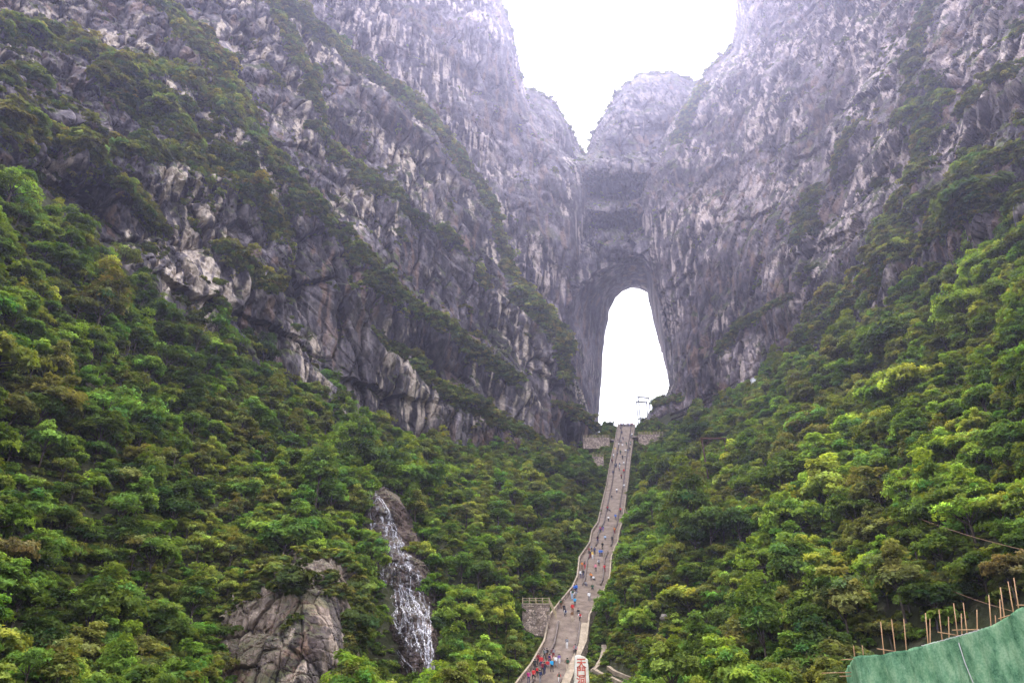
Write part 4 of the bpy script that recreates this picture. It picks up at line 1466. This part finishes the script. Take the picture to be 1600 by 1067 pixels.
fence = empty('construction_fence', tuple(net_at(1460.0) - np.array([0, 0, 6.0])), label='green netting fence on bamboo poles in the lower right foreground', category='fence')


def net_panel(pa, pb, seed, off=0.0, back=None):
    nx_, nz_ = 70, 44
    s = np.linspace(0, 1, nx_)
    if back is None:
        top = net_at(pa + (pb - pa) * s)
    else:
        top = net_at(np.full(nx_, pa)) + s[:, None] * np.array(back)
    d = top[-1] - top[0]
    nrm = np.array([d[1], -d[0], 0.0])
    nrm /= np.linalg.norm(nrm)
    if (nrm * top[0]).sum() > 0:
        nrm = -nrm
    V = []
    h = np.linspace(0, 1, nz_)
    G = top[None] + np.zeros((nz_, 1, 3))
    G[:, :, 2] = top[None, :, 2] - h[:, None] * 7.0
    Pf = G.reshape(-1, 3)
    hh = np.repeat(h, nx_)
    fold = 0.34 * fbm(Pf / np.array([0.9, 0.9, 3.5]), 3, seed) * (0.25 + hh) + 0.20 * fbm(Pf / 2.6, 2, seed + 4) * hh ** 0.5
    sag = 0.10 * noise3(Pf / 0.8, seed + 9) * (hh < 0.02)
    Pf = Pf + nrm * (fold + off)[:, None]
    Pf[:, 2] += sag
    idx = np.arange(nx_ * nz_).reshape(nz_, nx_)
    F = np.stack([idx[:-1, :-1], idx[:-1, 1:], idx[1:, 1:], idx[1:, :-1]], -1).reshape(-1, 4)
    o = link('net_panel', mesh_np('net_panel', Pf, F, [M['net']]), fence)
    o.matrix_parent_inverse = Matrix.Translation(-fence.location)
    sm = o.modifiers.new('thickness', 'SOLIDIFY')
    sm.thickness = 0.01


net_panel(1335, 1421, 1)
net_panel(1420, 1498, 2, 0.03)
net_panel(1496.5, 1600, 3, 0.07)
net_panel(1598, 1720, 4, 0.03)
net_panel(1719, 1900, 6, 0.05)
net_panel(1899, 2200, 7, 0.03)
net_panel(1335, 1335, 5, 0.0, (1.6, 6.0, -0.6))
POLES = [(1376, 971, 1381, 1020), (1393, 967, 1399, 1017), (1412, 966, 1416, 1012), (1446, 957, 1450, 1004), (1453, 966, 1453.5, 1003), (1467, 952, 1472, 998), (1482, 963, 1483, 995), (1490, 942, 1496, 990), (1502, 958, 1503, 990),
         (1505, 941, 1511, 988), (1526.5, 952, 1527, 983), (1545, 929, 1548.5, 978), (1555, 961, 1556, 975), (1562, 936, 1564, 966), (1563, 917, 1569, 961), (1575, 908, 1583, 953), (1584, 902, 1591, 946), (1333.6, 1008, 1335, 1024), (1347, 1007, 1349, 1023)]
for xa, ya, xb, yb in POLES:
    Y = float(np.interp(xb, npx, [q[2] for q in NET_TOP])) + 0.45
    a, b = atv(xa, ya, Y), atv(xb, yb, Y)
    child(MB().tube([b + (b - a) * 0.12, b, a], [0.040, 0.037, 0.028], 6), 'bamboo_pole', M['bamboo'], fence, True)
for xa, ya, xb, yb in [(1314, 1030.5, 1336, 1029), (1284, 1051, 1330, 1050), (1312, 1056, 1330, 1055.5), (1370, 1013, 1400, 1017.5), (1465, 987, 1500, 993), (1488, 984, 1530, 983), (1560, 966, 1588, 958), (1588, 945, 1612, 945)]:
    Y = float(np.interp(min(max(xb, 1335), 1700), npx, [q[2] for q in NET_TOP])) + 0.35
    child(MB().tube([atv(xa, ya, Y), atv(xb, yb, Y)], 0.035, 6), 'cross_pole', M['bamboo'], fence, True)
t = NT('white_rope')
M['rope'] = t.surf((0.6, 0.58, 0.55), 0.8)
pts = [tuple(net_at(x) + np.array([-0.03, -0.06, 0.02 * math.sin(x)])) for x in np.linspace(1440, 1548, 40)]
child(MB().tube(pts, 0.022, 5), 'edge_rope', M['rope'], fence)
p0 = net_at(1496.5)
child(MB().tube([tuple(p0 + np.array([-0.12, -0.12, -0.4])), tuple(p0 + np.array([-0.10 , -0.2, -1.6])), tuple(p0 + np.array([0.12, -0.25, -3.2])), tuple(p0 + np.array([0.3, -0.3, -5.0]))], 0.028, 5), 'seam_cord', M['rope'], fence)

t = NT('cable_rubber')
M['cable'] = t.surf((0.16, 0.09, 0.05), 0.7)
for (xa, ya, Ya, xb, yb, Yb, lb) in [(1395, 792, 110, 1640, 868, 60, 'upper thin brown cable strung across the right slope'), (1430, 895, 95, 1640, 968, 60, 'lower thin brown cable strung above the bamboo poles')]:
    a, b = atv(xa, ya, Ya), atv(xb, yb, Yb)
    pts = [tuple(a.lerp(b, s) + Vector((0, 0, -0.6 * 4 * s * (1 - s)))) for s in np.linspace(0, 1, 16)]
    MB().tube(pts, 0.035, 5).build('cable', M['cable'], label=lb, category='cable', group='cables over the right slope')

# ------------------------------------------------------------------ people on the stairs
def plain(name, c, rough=0.8):
    t = NT(name)
    return t.surf(t.mix(0.5, c, t.ramp(t.noise(t.pos(), 6.0, 2), [(0.3, tuple(x * 0.75 for x in c)), (0.7, tuple(min(1, x * 1.2) for x in c))])), rough, None, 0.2)


CLO = {k: plain('cloth_' + k.replace(' ', '_'), v) for k, v in {
    'red': (0.50, 0.03, 0.03), 'dark red': (0.19, 0.02, 0.03), 'magenta': (0.42, 0.03, 0.17), 'pink': (0.62, 0.20, 0.24), 'orange': (0.60, 0.20, 0.03), 'yellow': (0.68, 0.46, 0.08), 'white': (0.75, 0.74, 0.72),
    'light blue': (0.32, 0.48, 0.66), 'blue': (0.03, 0.14, 0.50), 'bright blue': (0.02, 0.32, 0.60), 'purple': (0.16, 0.09, 0.32), 'black': (0.018, 0.018, 0.022), 'grey': (0.22, 0.22, 0.23), 'brown': (0.16, 0.08, 0.04),
    'beige': (0.50, 0.41, 0.30), 'dark green': (0.03, 0.09, 0.05), 'navy': (0.025, 0.035, 0.10)}.items()}
M['skin'] = plain('skin', (0.48, 0.29, 0.20), 0.6)
M['hair'] = plain('black_hair', (0.016, 0.013, 0.012), 0.5)


def person_mesh(kind):
    """one continuous body grown over a posed skeleton; faces sorted into skin, top and trousers"""
    J = {'pel': (0, 0, 0.93), 'bel': (0, 0, 1.10), 'che': (0, 0, 1.32), 'nec': (0, 0, 1.47), 'hea': (0, 0.01, 1.58), 'top': (0, 0, 1.70), 'nos': (0, 0.115, 1.585),
         'sL': (-0.18, 0, 1.40), 'eL': (-0.25, -0.02, 1.13), 'wL': (-0.24, 0.08, 0.90), 'hL': (-0.23, 0.12, 0.80), 'sR': (0.18, 0, 1.40), 'eR': (0.25, -0.02, 1.13), 'wR': (0.24, 0.08, 0.90), 'hR': (0.23, 0.12, 0.80),
         'pL': (-0.10, 0, 0.88), 'kL': (-0.11, 0.02, 0.49), 'aL': (-0.11, -0.02, 0.08), 'tL': (-0.12, 0.15, 0.04), 'pR': (0.10, 0, 0.88), 'kR': (0.11, 0.02, 0.49), 'aR': (0.11, -0.02, 0.08), 'tR': (0.12, 0.15, 0.04)}
    if kind == 'climb':
        J.update(kR=(0.11, 0.30, 0.66), aR=(0.11, 0.24, 0.26), tR=(0.12, 0.40, 0.22), kL=(-0.11, -0.02, 0.49), aL=(-0.11, -0.12, 0.08), tL=(-0.12, 0.05, 0.04), che=(0, 0.09, 1.31), nec=(0, 0.14, 1.45), hea=(0, 0.18, 1.56), top=(0, 0.18, 1.68), nos=(0, 0.29, 1.56),
                 sL=(-0.18, 0.12, 1.39), sR=(0.18, 0.12, 1.39), eL=(-0.25, 0.22, 1.14), wL=(-0.22, 0.40, 1.08), hL=(-0.21, 0.48, 1.09), eR=(0.25, -0.02, 1.15), wR=(0.26, -0.10, 0.92), hR=(0.26, -0.10, 0.83))
    elif kind == 'walk':
        J.update(kL=(-0.11, 0.16, 0.50), aL=(-0.11, 0.22, 0.08), tL=(-0.12, 0.38, 0.06), kR=(0.11, 0.0, 0.49), aR=(0.11, -0.28, 0.14), tR=(0.12, -0.14, 0.04), eL=(-0.24, -0.14, 1.15), wL=(-0.24, -0.16, 0.92), hL=(-0.23, -0.16, 0.83), eR=(0.24, 0.12, 1.15), wR=(0.23, 0.30, 1.02), hR=(0.22, 0.38, 1.0))
    elif kind == 'hands':
        J.update(eL=(-0.36, -0.06, 1.18), wL=(-0.20, 0.08, 1.02), hL=(-0.15, 0.10, 1.0), eR=(0.30, 0.18, 1.26), wR=(0.14, 0.32, 1.42), hR=(0.10, 0.34, 1.50))
    elif kind == 'sit':
        dz = -0.46
        for k in ('pel', 'bel', 'che', 'nec', 'hea', 'top', 'nos', 'sL', 'eL', 'wL', 'hL', 'sR', 'eR', 'wR', 'hR', 'pL', 'pR'):
            J[k] = (J[k][0], J[k][1] - 0.2, J[k][2] + dz)
        J.update(kL=(-0.12, 0.24, 0.48), aL=(-0.12, 0.20, 0.08), tL=(-0.13, 0.36, 0.04), kR=(0.12, 0.24, 0.48), aR=(0.12, 0.20, 0.08), tR=(0.13, 0.36, 0.04), wL=(-0.15, 0.08, 0.56), hL=(-0.13, 0.18, 0.54), wR=(0.15, 0.08, 0.56), hR=(0.13, 0.18, 0.54), eL=(-0.26, -0.16, 0.70), eR=(0.26, -0.16, 0.70))
    rad = dict(pel=0.145, bel=0.125, che=0.15, nec=0.055, hea=0.095, top=0.075, nos=0.015, s=0.075, e=0.050, w=0.036, h=0.040, p=0.095, k=0.062, a=0.045, t=0.042)
    names = list(J)
    E = [('pel', 'bel'), ('bel', 'che'), ('che', 'nec'), ('nec', 'hea'), ('hea', 'top'), ('hea', 'nos')]
    for s in 'LR':
        E += [('che', 's' + s), ('s' + s, 'e' + s), ('e' + s, 'w' + s), ('w' + s, 'h' + s), ('pel', 'p' + s), ('p' + s, 'k' + s), ('k' + s, 'a' + s), ('a' + s, 't' + s)]
    me = bpy.data.meshes.new('skeleton')
    me.from_pydata([J[n_] for n_ in names], [(names.index(a), names.index(b)) for a, b in E], [])
    o = bpy.data.objects.new('skeleton', me)
    COL.objects.link(o)
    o.modifiers.new('skin', 'SKIN').use_smooth_shade = True
    for i, n_ in enumerate(names):
        q = rad.get(n_, rad.get(n_[0]))
        sv_ = me.skin_vertices[0].data[i]
        sv_.radius = (q, q * (0.75 if n_ in ('che', 'bel', 'pel') else 1.0))
        sv_.use_root = (n_ == 'pel')
    ss = o.modifiers.new('sub', 'SUBSURF')
    ss.levels = ss.render_levels = 1
    dg = bpy.context.evaluated_depsgraph_get()
    body = bpy.data.meshes.new_from_object(o.evaluated_get(dg))
    bpy.data.objects.remove(o)
    body.name = 'body'
    body.materials.clear()
    for k in ('skin', 'red', 'black'):
        body.materials.append(M['skin'] if k == 'skin' else CLO[k])
    JA = {k: np.array(v) for k, v in J.items()}
    segs = [(JA[a], JA[b], (a, b)) for a, b in E]
    for f in body.polygons:
        c = np.array(f.center)
        best, lab = 9e9, None
        for a, b, k in segs:
            v = b - a
            tt = float(np.clip(np.dot(c - a, v) / np.dot(v, v), 0, 1))
            dd = np.linalg.norm(c - a - tt * v)
            if dd < best:
                best, lab = dd, k
        a, b = lab
        if a in ('nec', 'hea') or a[0] == 'w':
            f.material_index = 0
        elif a in ('pL', 'pR', 'kL', 'kR', 'aL', 'aR') or (a == 'pel' and b != 'bel'):
            f.material_index = 2
        else:
            f.material_index = 1
    h = JA['hea'] + np.array([0, -0.025, 0.055])
    V, F = ICO2
    Vh = V * np.array([0.115, 0.125, 0.115]) + h
    keep = F[(V[F].mean(1)[:, 2] > -0.15 + 0.9 * V[F].mean(1)[:, 1])]
    hair = mesh_np('hair', Vh, keep, [M['hair']])
    bp = MB().box(-0.15, 0.15, float(JA['che'][1]) - 0.30, float(JA['che'][1]) - 0.12, float(JA['che'][2]) - 0.26, float(JA['che'][2]) + 0.12).mesh('backpack', CLO['black'])
    return body, hair, bp


ICO2 = ico(2)
PEOPLE = {k: person_mesh(k) for k in ('stand', 'climb', 'walk', 'hands', 'sit')}
# (photo column, photo row of the feet, top, trousers)
FOLK = [(826, 1067, 'magenta', 'navy'), (833.5, 1065, 'red', 'black'), (839, 1058, 'black', 'black'), (844.5, 1067, 'black', 'grey'), (841.5, 1040, 'dark red', 'black'), (846, 1044, 'red', 'navy'), (851.5, 1052, 'black', 'navy'), (855, 1030, 'black', 'brown'),
        (851, 1031, 'dark green', 'black'), (862.5, 1050, 'bright blue', 'black'), (865, 1031, 'dark red', 'dark red'), (866.5, 1041, 'beige', 'brown'), (869, 1042, 'white', 'grey'), (874, 1036, 'purple', 'white'), (887, 1047, 'brown', 'beige'), (874, 1067, 'red', 'white'),
        (886, 1012.5, 'grey', 'white'), (900, 1024, 'pink', 'black'), (856, 1043, 'red', 'grey'), (848, 1052, 'dark red', 'black'), (836, 1047, 'black', 'black'), (859, 1040, 'pink', 'navy'),
        (898, 926, 'blue', 'black'), (901, 926, 'blue', 'navy'), (894, 936, 'white', 'light blue'), (899, 934, 'white', 'grey'), (898.6, 947, 'bright blue', 'black'), (921, 939, 'white', 'grey'), (881.5, 957, 'black', 'black'), (883.5, 962.5, 'white', 'black'),
        (895, 959, 'red', 'brown'), (894.5, 970, 'brown', 'beige'), (904.5, 961, 'black', 'grey'), (906.5, 971, 'white', 'black'), (877, 950, 'brown', 'brown'),
        (975.6, 763.5, 'white', 'grey'), (949.5, 800, 'black', 'black'), (952.5, 800, 'grey', 'black'), (970, 802.5, 'red', 'black'), (938, 831, 'purple', 'navy'), (942.5, 829.5, 'black', 'purple'), (960.4, 833, 'orange', 'dark red'), (945.7, 844, 'light blue', 'black'),
        (941.5, 858, 'black', 'black'), (937.6, 869, 'blue', 'navy'), (940.5, 869, 'blue', 'black'), (929.5, 866, 'navy', 'black'), (926, 872.5, 'yellow', 'white'), (922.5, 872, 'black', 'dark red'), (920.5, 865, 'dark red', 'black'), (924.5, 861, 'grey', 'black'),
        (945, 893, 'red', 'dark red'), (914, 890, 'pink', 'red'), (910, 890, 'orange', 'brown'), (907.5, 903, 'white', 'navy'), (911.5, 903, 'black', 'navy'), (924, 906, 'orange', 'black'), (928.3, 906, 'white', 'black'),
        (969.6, 671, 'navy', 'black'), (972, 679.5, 'black', 'black'), (973.7, 688.5, 'navy', 'black'), (966, 691.5, 'black', 'grey'), (970.5, 693, 'grey', 'black'), (967, 698, 'white', 'grey'), (972.8, 698, 'white', 'beige'), (979, 696, 'dark green', 'black'),
        (986.3, 685.5, 'grey', 'navy'), (988, 683, 'white', 'black'), (985.5, 696, 'white', 'navy'), (984.3, 705, 'black', 'black'), (981.6, 708, 'purple', 'grey'), (977.8, 708, 'white', 'grey'), (977, 716, 'beige', 'grey'), (961.5, 706, 'yellow', 'beige'),
        (964.7, 712.5, 'black', 'black'), (970, 711, 'black', 'navy'), (959, 716, 'white', 'grey'), (957, 725, 'dark red', 'black'), (961.5, 730.5, 'black', 'navy'), (963.2, 730.5, 'navy', 'black'), (968.5, 730, 'grey', 'white')]
for k in range(12):
    FOLK.append((969.0 + 1.85 * k, 666.0 + 0.6 * (k % 3), ['black', 'red', 'navy', 'dark red', 'white', 'grey', 'pink', 'black', 'purple', 'red', 'brown', 'navy'][k], ['black', 'navy', 'grey'][k % 3]))


FOLK += [(958, 742, 'navy', 'black'), (971, 748, 'dark red', 'black'), (964, 770, 'white', 'navy'), (956, 781, 'black', 'grey'), (968, 736, 'grey', 'black'), (975, 740, 'red', 'black'), (951, 815, 'white', 'black'), (962, 812, 'blue', 'navy'), (957, 848, 'black', 'black'),
         (934, 848, 'dark red', 'navy'), (936, 884, 'white', 'black'), (931, 893, 'pink', 'black'), (916, 916, 'grey', 'navy'), (926, 922, 'dark green', 'black'), (975, 727, 'white', 'grey'), (973, 719, 'navy', 'black')]


def place_word(py):
    if py > 1018:
        return 'at the stair foot'
    if py > 930:
        return 'near the bastion'
    if py > 850:
        return 'on the lower flight'
    if py > 750:
        return 'on the middle flight'
    if py > 668.5:
        return 'on the upper flight'
    return 'on the stair crest'


def single_out(items):
    """items: (object, px, py). Labels that still repeat get their place in the photo added"""
    by = {}
    for o, x, y in items:
        by.setdefault(o['label'], []).append((x, y, o))
    ORD = ['leftmost', 'second from left', 'third from left', 'fourth from left', 'fifth from left', 'sixth from left', 'seventh from left', 'eighth from left']
    for lb, L in by.items():
        if len(L) == 1:
            continue
        L.sort(key=lambda q: q[0])
        if len(L) == 2:
            w = ['left of two', 'right of two']
        else:
            w = ORD[:len(L) - 1] + ['rightmost']
        for (x, y, o), ww in zip(L, w):
            o['label'] = lb + ', ' + ww


r = np.random.default_rng(12)
folk_items = []
for k, (px, py, topc, legc) in enumerate(FOLK):
    Y = float(np.interp(-py, -ST_V, ST_Y))
    P = at(px, py, Y)
    xl, xr, z = stair(Y)
    x = float(np.clip(P[0], xl + 0.35, xr - 0.35))
    kk = int(np.searchsorted(Ys, Y, 'right')) - 1
    kk = max(0, min(kk, len(zs) - 1))
    pose = ['climb', 'walk', 'stand', 'climb', 'hands', 'walk', 'sit', 'stand'][int(r.integers(0, 8))]
    up = r.uniform() < 0.6
    if pose == 'climb':
        up = True
    rz = r.normal(0, 0.3) + (0 if up else math.pi)
    hgt = r.uniform(0.92, 1.06) * (0.8 if k in (13, 15) else 1.0)
    body, hair, bp = PEOPLE[pose]
    e = link('person', body, label='person in %s top and %s trousers %s' % (topc, legc, place_word(py)), category='person', group='visitors on the staircase')
    e.location = (x, Y, float(zs[kk]) + 0.01)
    e.rotation_euler = (0, 0, rz)
    hgt *= 1.34
    e.scale = (hgt * 1.08, hgt * 1.08, hgt)
    for si, m_ in ((0, M['skin']), (1, CLO[topc]), (2, CLO[legc])):
        e.material_slots[si].link = 'OBJECT'
        e.material_slots[si].material = m_
    link('hair', hair, e)
    if r.uniform() < 0.4:
        o = link('backpack', bp, e)
        o.material_slots[0].link = 'OBJECT'
        o.material_slots[0].material = CLO[['black', 'red', 'navy', 'grey', 'dark green'][int(r.integers(0, 5))]]
    folk_items.append((e, px, py))
single_out(folk_items)

TP, tpx, tpy, tzc = forest_points(3.7, 5, 2.6)
r = np.random.default_rng(3)
n = len(TP)
tr_r = np.exp(r.normal(0.74, 0.36, n))                      # crown radius in metres
tr_r *= np.clip(1.15 - 0.25 * fbm(TP / 30.0, 2, 8) * 2, 0.7, 1.4)
xl, xr, _ = stair(np.clip(TP[:, 1], 138, 371))
dst = np.maximum(np.maximum(xl - TP[:, 0], TP[:, 0] - xr), 0)
tr_r = np.minimum(tr_r, 0.55 * dst + 0.5)
tr_r = np.minimum(tr_r, 46.0 * tzc / FPX)
tr_r = np.where((TP[:, 1] > 335), np.minimum(tr_r, 2.0), tr_r)
kindi = r.integers(0, len(FORMS), n)
hs = r.uniform(0.85, 1.25, n)
# the trees that show largest become trees of their own
order = np.argsort(-tr_r / tzc)
prj = FPX * tr_r / tzc
inside = (tpx > -20) & (tpx < 1620) & (tpy > 150) & (tpy < 1110)
chosen, taken = [], []
for i in order:
    if not inside[i]:
        continue
    cx, cy = tpx[i], tpy[i] - prj[i] * 1.2
    hid = False
    for j in taken:
        if tzc[j] < tzc[i] and (cx - tpx[j]) ** 2 + (cy - (tpy[j] - prj[j] * 1.2)) ** 2 < (0.45 * prj[j]) ** 2:
            hid = True
            break
    if not hid:
        chosen.append(i)
        taken.append(i)
    if len(chosen) >= 300:
        break
chosen = np.array(chosen)


def region_of(px, py):
    if px < 330:
        return ('the far left slope' if py < 640 else 'the lower left slope', 'trees on the left slope')
    if px < 560:
        return ('the slope under left cliff' if py < 800 else 'the slope above pale outcrop', 'trees on the left slope')
    if px < 830:
        return ('the slope right of waterfall', 'trees between waterfall and stairs')
    if px < 960:
        return ('the slope left of staircase', 'trees between waterfall and stairs')
    if px < 1120:
        return ('the slope right of staircase', 'trees on the right slope')
    if px < 1360:
        return ('the middle right slope' if py < 820 else 'the lower right slope', 'trees on the right slope')
    return ('the upper right slope' if py < 700 else 'the slope above green netting', 'trees on the right slope')


FORM_WORD = ['slender', 'flat-topped', 'sparse', 'spreading', 'tall rounded', 'low wide', 'upright narrow', 'bushy', 'open-crowned']
TREE_COL = {'dark green': (0.030, 0.050, 0.014), 'mid green': (0.060, 0.090, 0.019), 'fresh green': (0.070, 0.115, 0.023), 'bright green': (0.108, 0.156, 0.026), 'yellow-green': (0.140, 0.164, 0.030), 'olive': (0.084, 0.088, 0.026), 'brownish': (0.098, 0.082, 0.034)}
# where the photograph shows its brightest spring crowns (column, row, reach)
BRIGHT = [(60, 320, 70), (220, 460, 80), (150, 420, 60), (30, 490, 60), (525, 850, 45), (600, 640, 60), (1200, 690, 60), (1370, 690, 90), (1500, 520, 110), (1560, 440, 90), (1420, 620, 90), (1330, 740, 70), (1010, 960, 70), (1080, 950, 60),
          (760, 960, 80), (740, 1040, 80), (1480, 700, 90), (1540, 840, 70), (1260, 850, 60), (860, 760, 40), (680, 900, 30)]
tree_items = []
for i in chosen:
    k = int(kindi[i])
    cm, tm, form = TREE_V[k]
    where, grp = region_of(tpx[i], tpy[i])
    cy = tpy[i] - prj[i] * 1.2
    b = max(math.exp(-((tpx[i] - q[0]) ** 2 + (cy - q[1]) ** 2) / q[2] ** 2) for q in BRIGHT)
    u = r.uniform()
    if r.uniform() < b:
        cn = 'bright green' if u < 0.5 else 'yellow-green' if u < 0.8 else 'fresh green'
    else:
        cn = 'dark green' if u < 0.20 else 'mid green' if u < 0.50 else 'fresh green' if u < 0.76 else 'olive' if u < 0.96 else 'brownish'
    sz = 'large ' if tr_r[i] > 3.2 else 'small ' if tr_r[i] < 2.3 else ''
    e = empty('broadleaf_tree', TP[i], float(r.uniform(0, 6.28)), label='%s%s %s tree on %s' % (sz, FORM_WORD[k], cn, where), category='tree', group=grp)
    e.scale = (tr_r[i], tr_r[i], tr_r[i] * hs[i])
    link('trunk', tm, e)
    o = link('crown', cm, e)
    c = np.array(TREE_COL[cn]) * LEAF_GAIN * math.exp(r.normal(0, 0.12))
    o.color = (*c, 1)
    tree_items.append((e, tpx[i], tpy[i]))
single_out(tree_items)
rest = np.setdiff1d(np.arange(n), chosen)
UP, upx, upy, uzc = forest_points(1.9, 9, 0.7)
un = len(UP)
ur = np.exp(r.normal(0.22, 0.28, un))
xl, xr, _ = stair(np.clip(UP[:, 1], 138, 371))
dst = np.maximum(np.maximum(xl - UP[:, 0], UP[:, 0] - xr), 0)
ur = np.minimum(ur, 0.5 * dst + 0.3)
# low growth on the steep banks right beside the steps
BP, _, _, _ = forest_points(0.95, 13, 0.45)
xl, xr, _ = stair(np.clip(BP[:, 1], 138, 371))
dst = np.maximum(np.maximum(xl - BP[:, 0], BP[:, 0] - xr), 0)
BP, dst = BP[dst < 12], dst[dst < 12]
br = np.minimum(np.exp(r.normal(-0.25, 0.3, len(BP))), 0.55 * dst + 0.2)
P = np.concatenate([TP[rest], UP, BP])
S = np.concatenate([np.c_[tr_r[rest], tr_r[rest], tr_r[rest] * hs[rest]], np.c_[ur, ur, ur], np.c_[br, br, br]])
I = np.concatenate([kindi[rest], len(FORMS) + r.integers(0, 3, un + len(BP))])
scatter('forest', P, S, r.uniform(0, 6.28, len(P)), I, VARC, kind='stuff', label='dense green forest and undergrowth covering both valley slopes', category='forest')


# ------------------------------------------------------------------ vegetation: shrubs on the cliff ledges
def cliff_shrubs(name, key, label, seed, cell, rmin, rmax, dens=1.0, bare=0.0, top_line=None, top_w=10):
    d = PATCH[key]
    r = np.random.default_rng(seed)
    P, N = d['P'], d['N']
    pt = fbm(P / 14.0, 3, seed + 3)
    pr = dens * np.clip(1.5 * d['band'] - 0.55 + 1.1 * pt, 0, 1)
    flat = sstep(N[:, 2] + 0.35 * d['Nb'][:, 2], 0.62, 0.95) * np.clip(0.25 + 1.6 * pt, 0, 1)
    pr = np.maximum(pr, bare * flat)
    if top_line is not None:
        pr = np.maximum(pr, np.clip(0.10 + 1.5 * fbm(P / 7.0, 2, seed + 9), 0, 0.8) * (dist_line(d['px'], d['py'], top_line) < top_w))
    ok = np.nonzero((r.uniform(size=len(P)) < pr) & (d['py'] > -90) & (d['px'] > -120) & (d['px'] < 1720))[0]
    ok = r.permutation(ok)
    key3 = np.floor(P[ok] / cell).astype(np.int64)
    _, first = np.unique(key3, axis=0, return_index=True)
    ok = ok[first]
    rad = np.exp(r.normal(0, 0.35, len(ok))) * (rmin + (rmax - rmin) * pr[ok] * r.uniform(0.4, 1, len(ok)))
    pts = P[ok] + N[ok] * 0.1
    return scatter(name, pts, np.c_[rad, rad, rad * r.uniform(0.7, 1.2, len(ok))], r.uniform(0, 6.28, len(ok)), r.integers(0, 5, len(ok)), CLIFC,
                   tilt=r.normal(0, 0.15, (len(ok), 2)), kind='stuff', label=label, category='shrubs')


cliff_shrubs('cliff_shrubs', 'left_cliff', 'dark green shrubs clinging to diagonal ledges of the left cliff', 21, 2.0, 0.9, 3.1, 1.0, 0.30)
cliff_shrubs('cliff_shrubs', 'left_rear_cliff', 'hazy shrubs on the rim of the tall left rear cliff', 22, 1.8, 0.8, 1.6, 1.0, 0.10, RC_EDGE[1:6], 4)
cliff_shrubs('cliff_shrubs', 'arch_cliff', 'trees fringing the domed top above the natural arch', 23, 1.8, 1.0, 2.4, 1.0, 0.10, D_TOP[1:-1], 5)
cliff_shrubs('cliff_shrubs', 'right_cliff', 'green shrubs growing in streaks across the right cliff', 24, 2.0, 0.8, 2.6, 1.0, 0.22, [(1140, 75), (1112, 98), (1092, 128)], 6)

cliff_shrubs('outcrop_shrubs', 'rock_outcrop', 'small bushes clinging to the pale rock face beside the waterfall', 25, 1.1, 0.5, 1.7, 1.2, 0.0)

# ------------------------------------------------------------------ the hazy air
hz_top = max(float(d['P'][:, 2].max()) for d in PATCH.values()) + 8
m = NT('haze')
pv = m.n('ShaderNodeVolumePrincipled')
pv.inputs['Color'].default_value = (0.66, 0.67, 1.0, 1)
pv.inputs['Density'].default_value = HAZE_DENSITY
pv.inputs['Anisotropy'].default_value = 0.70
m.l(pv.outputs[0], m.out.inputs['Volume'])
MB().box(-660, 660, -660, 660, -75, hz_top).build('haze', m.m, kind='stuff', label='pale lilac haze filling the gorge', category='haze')
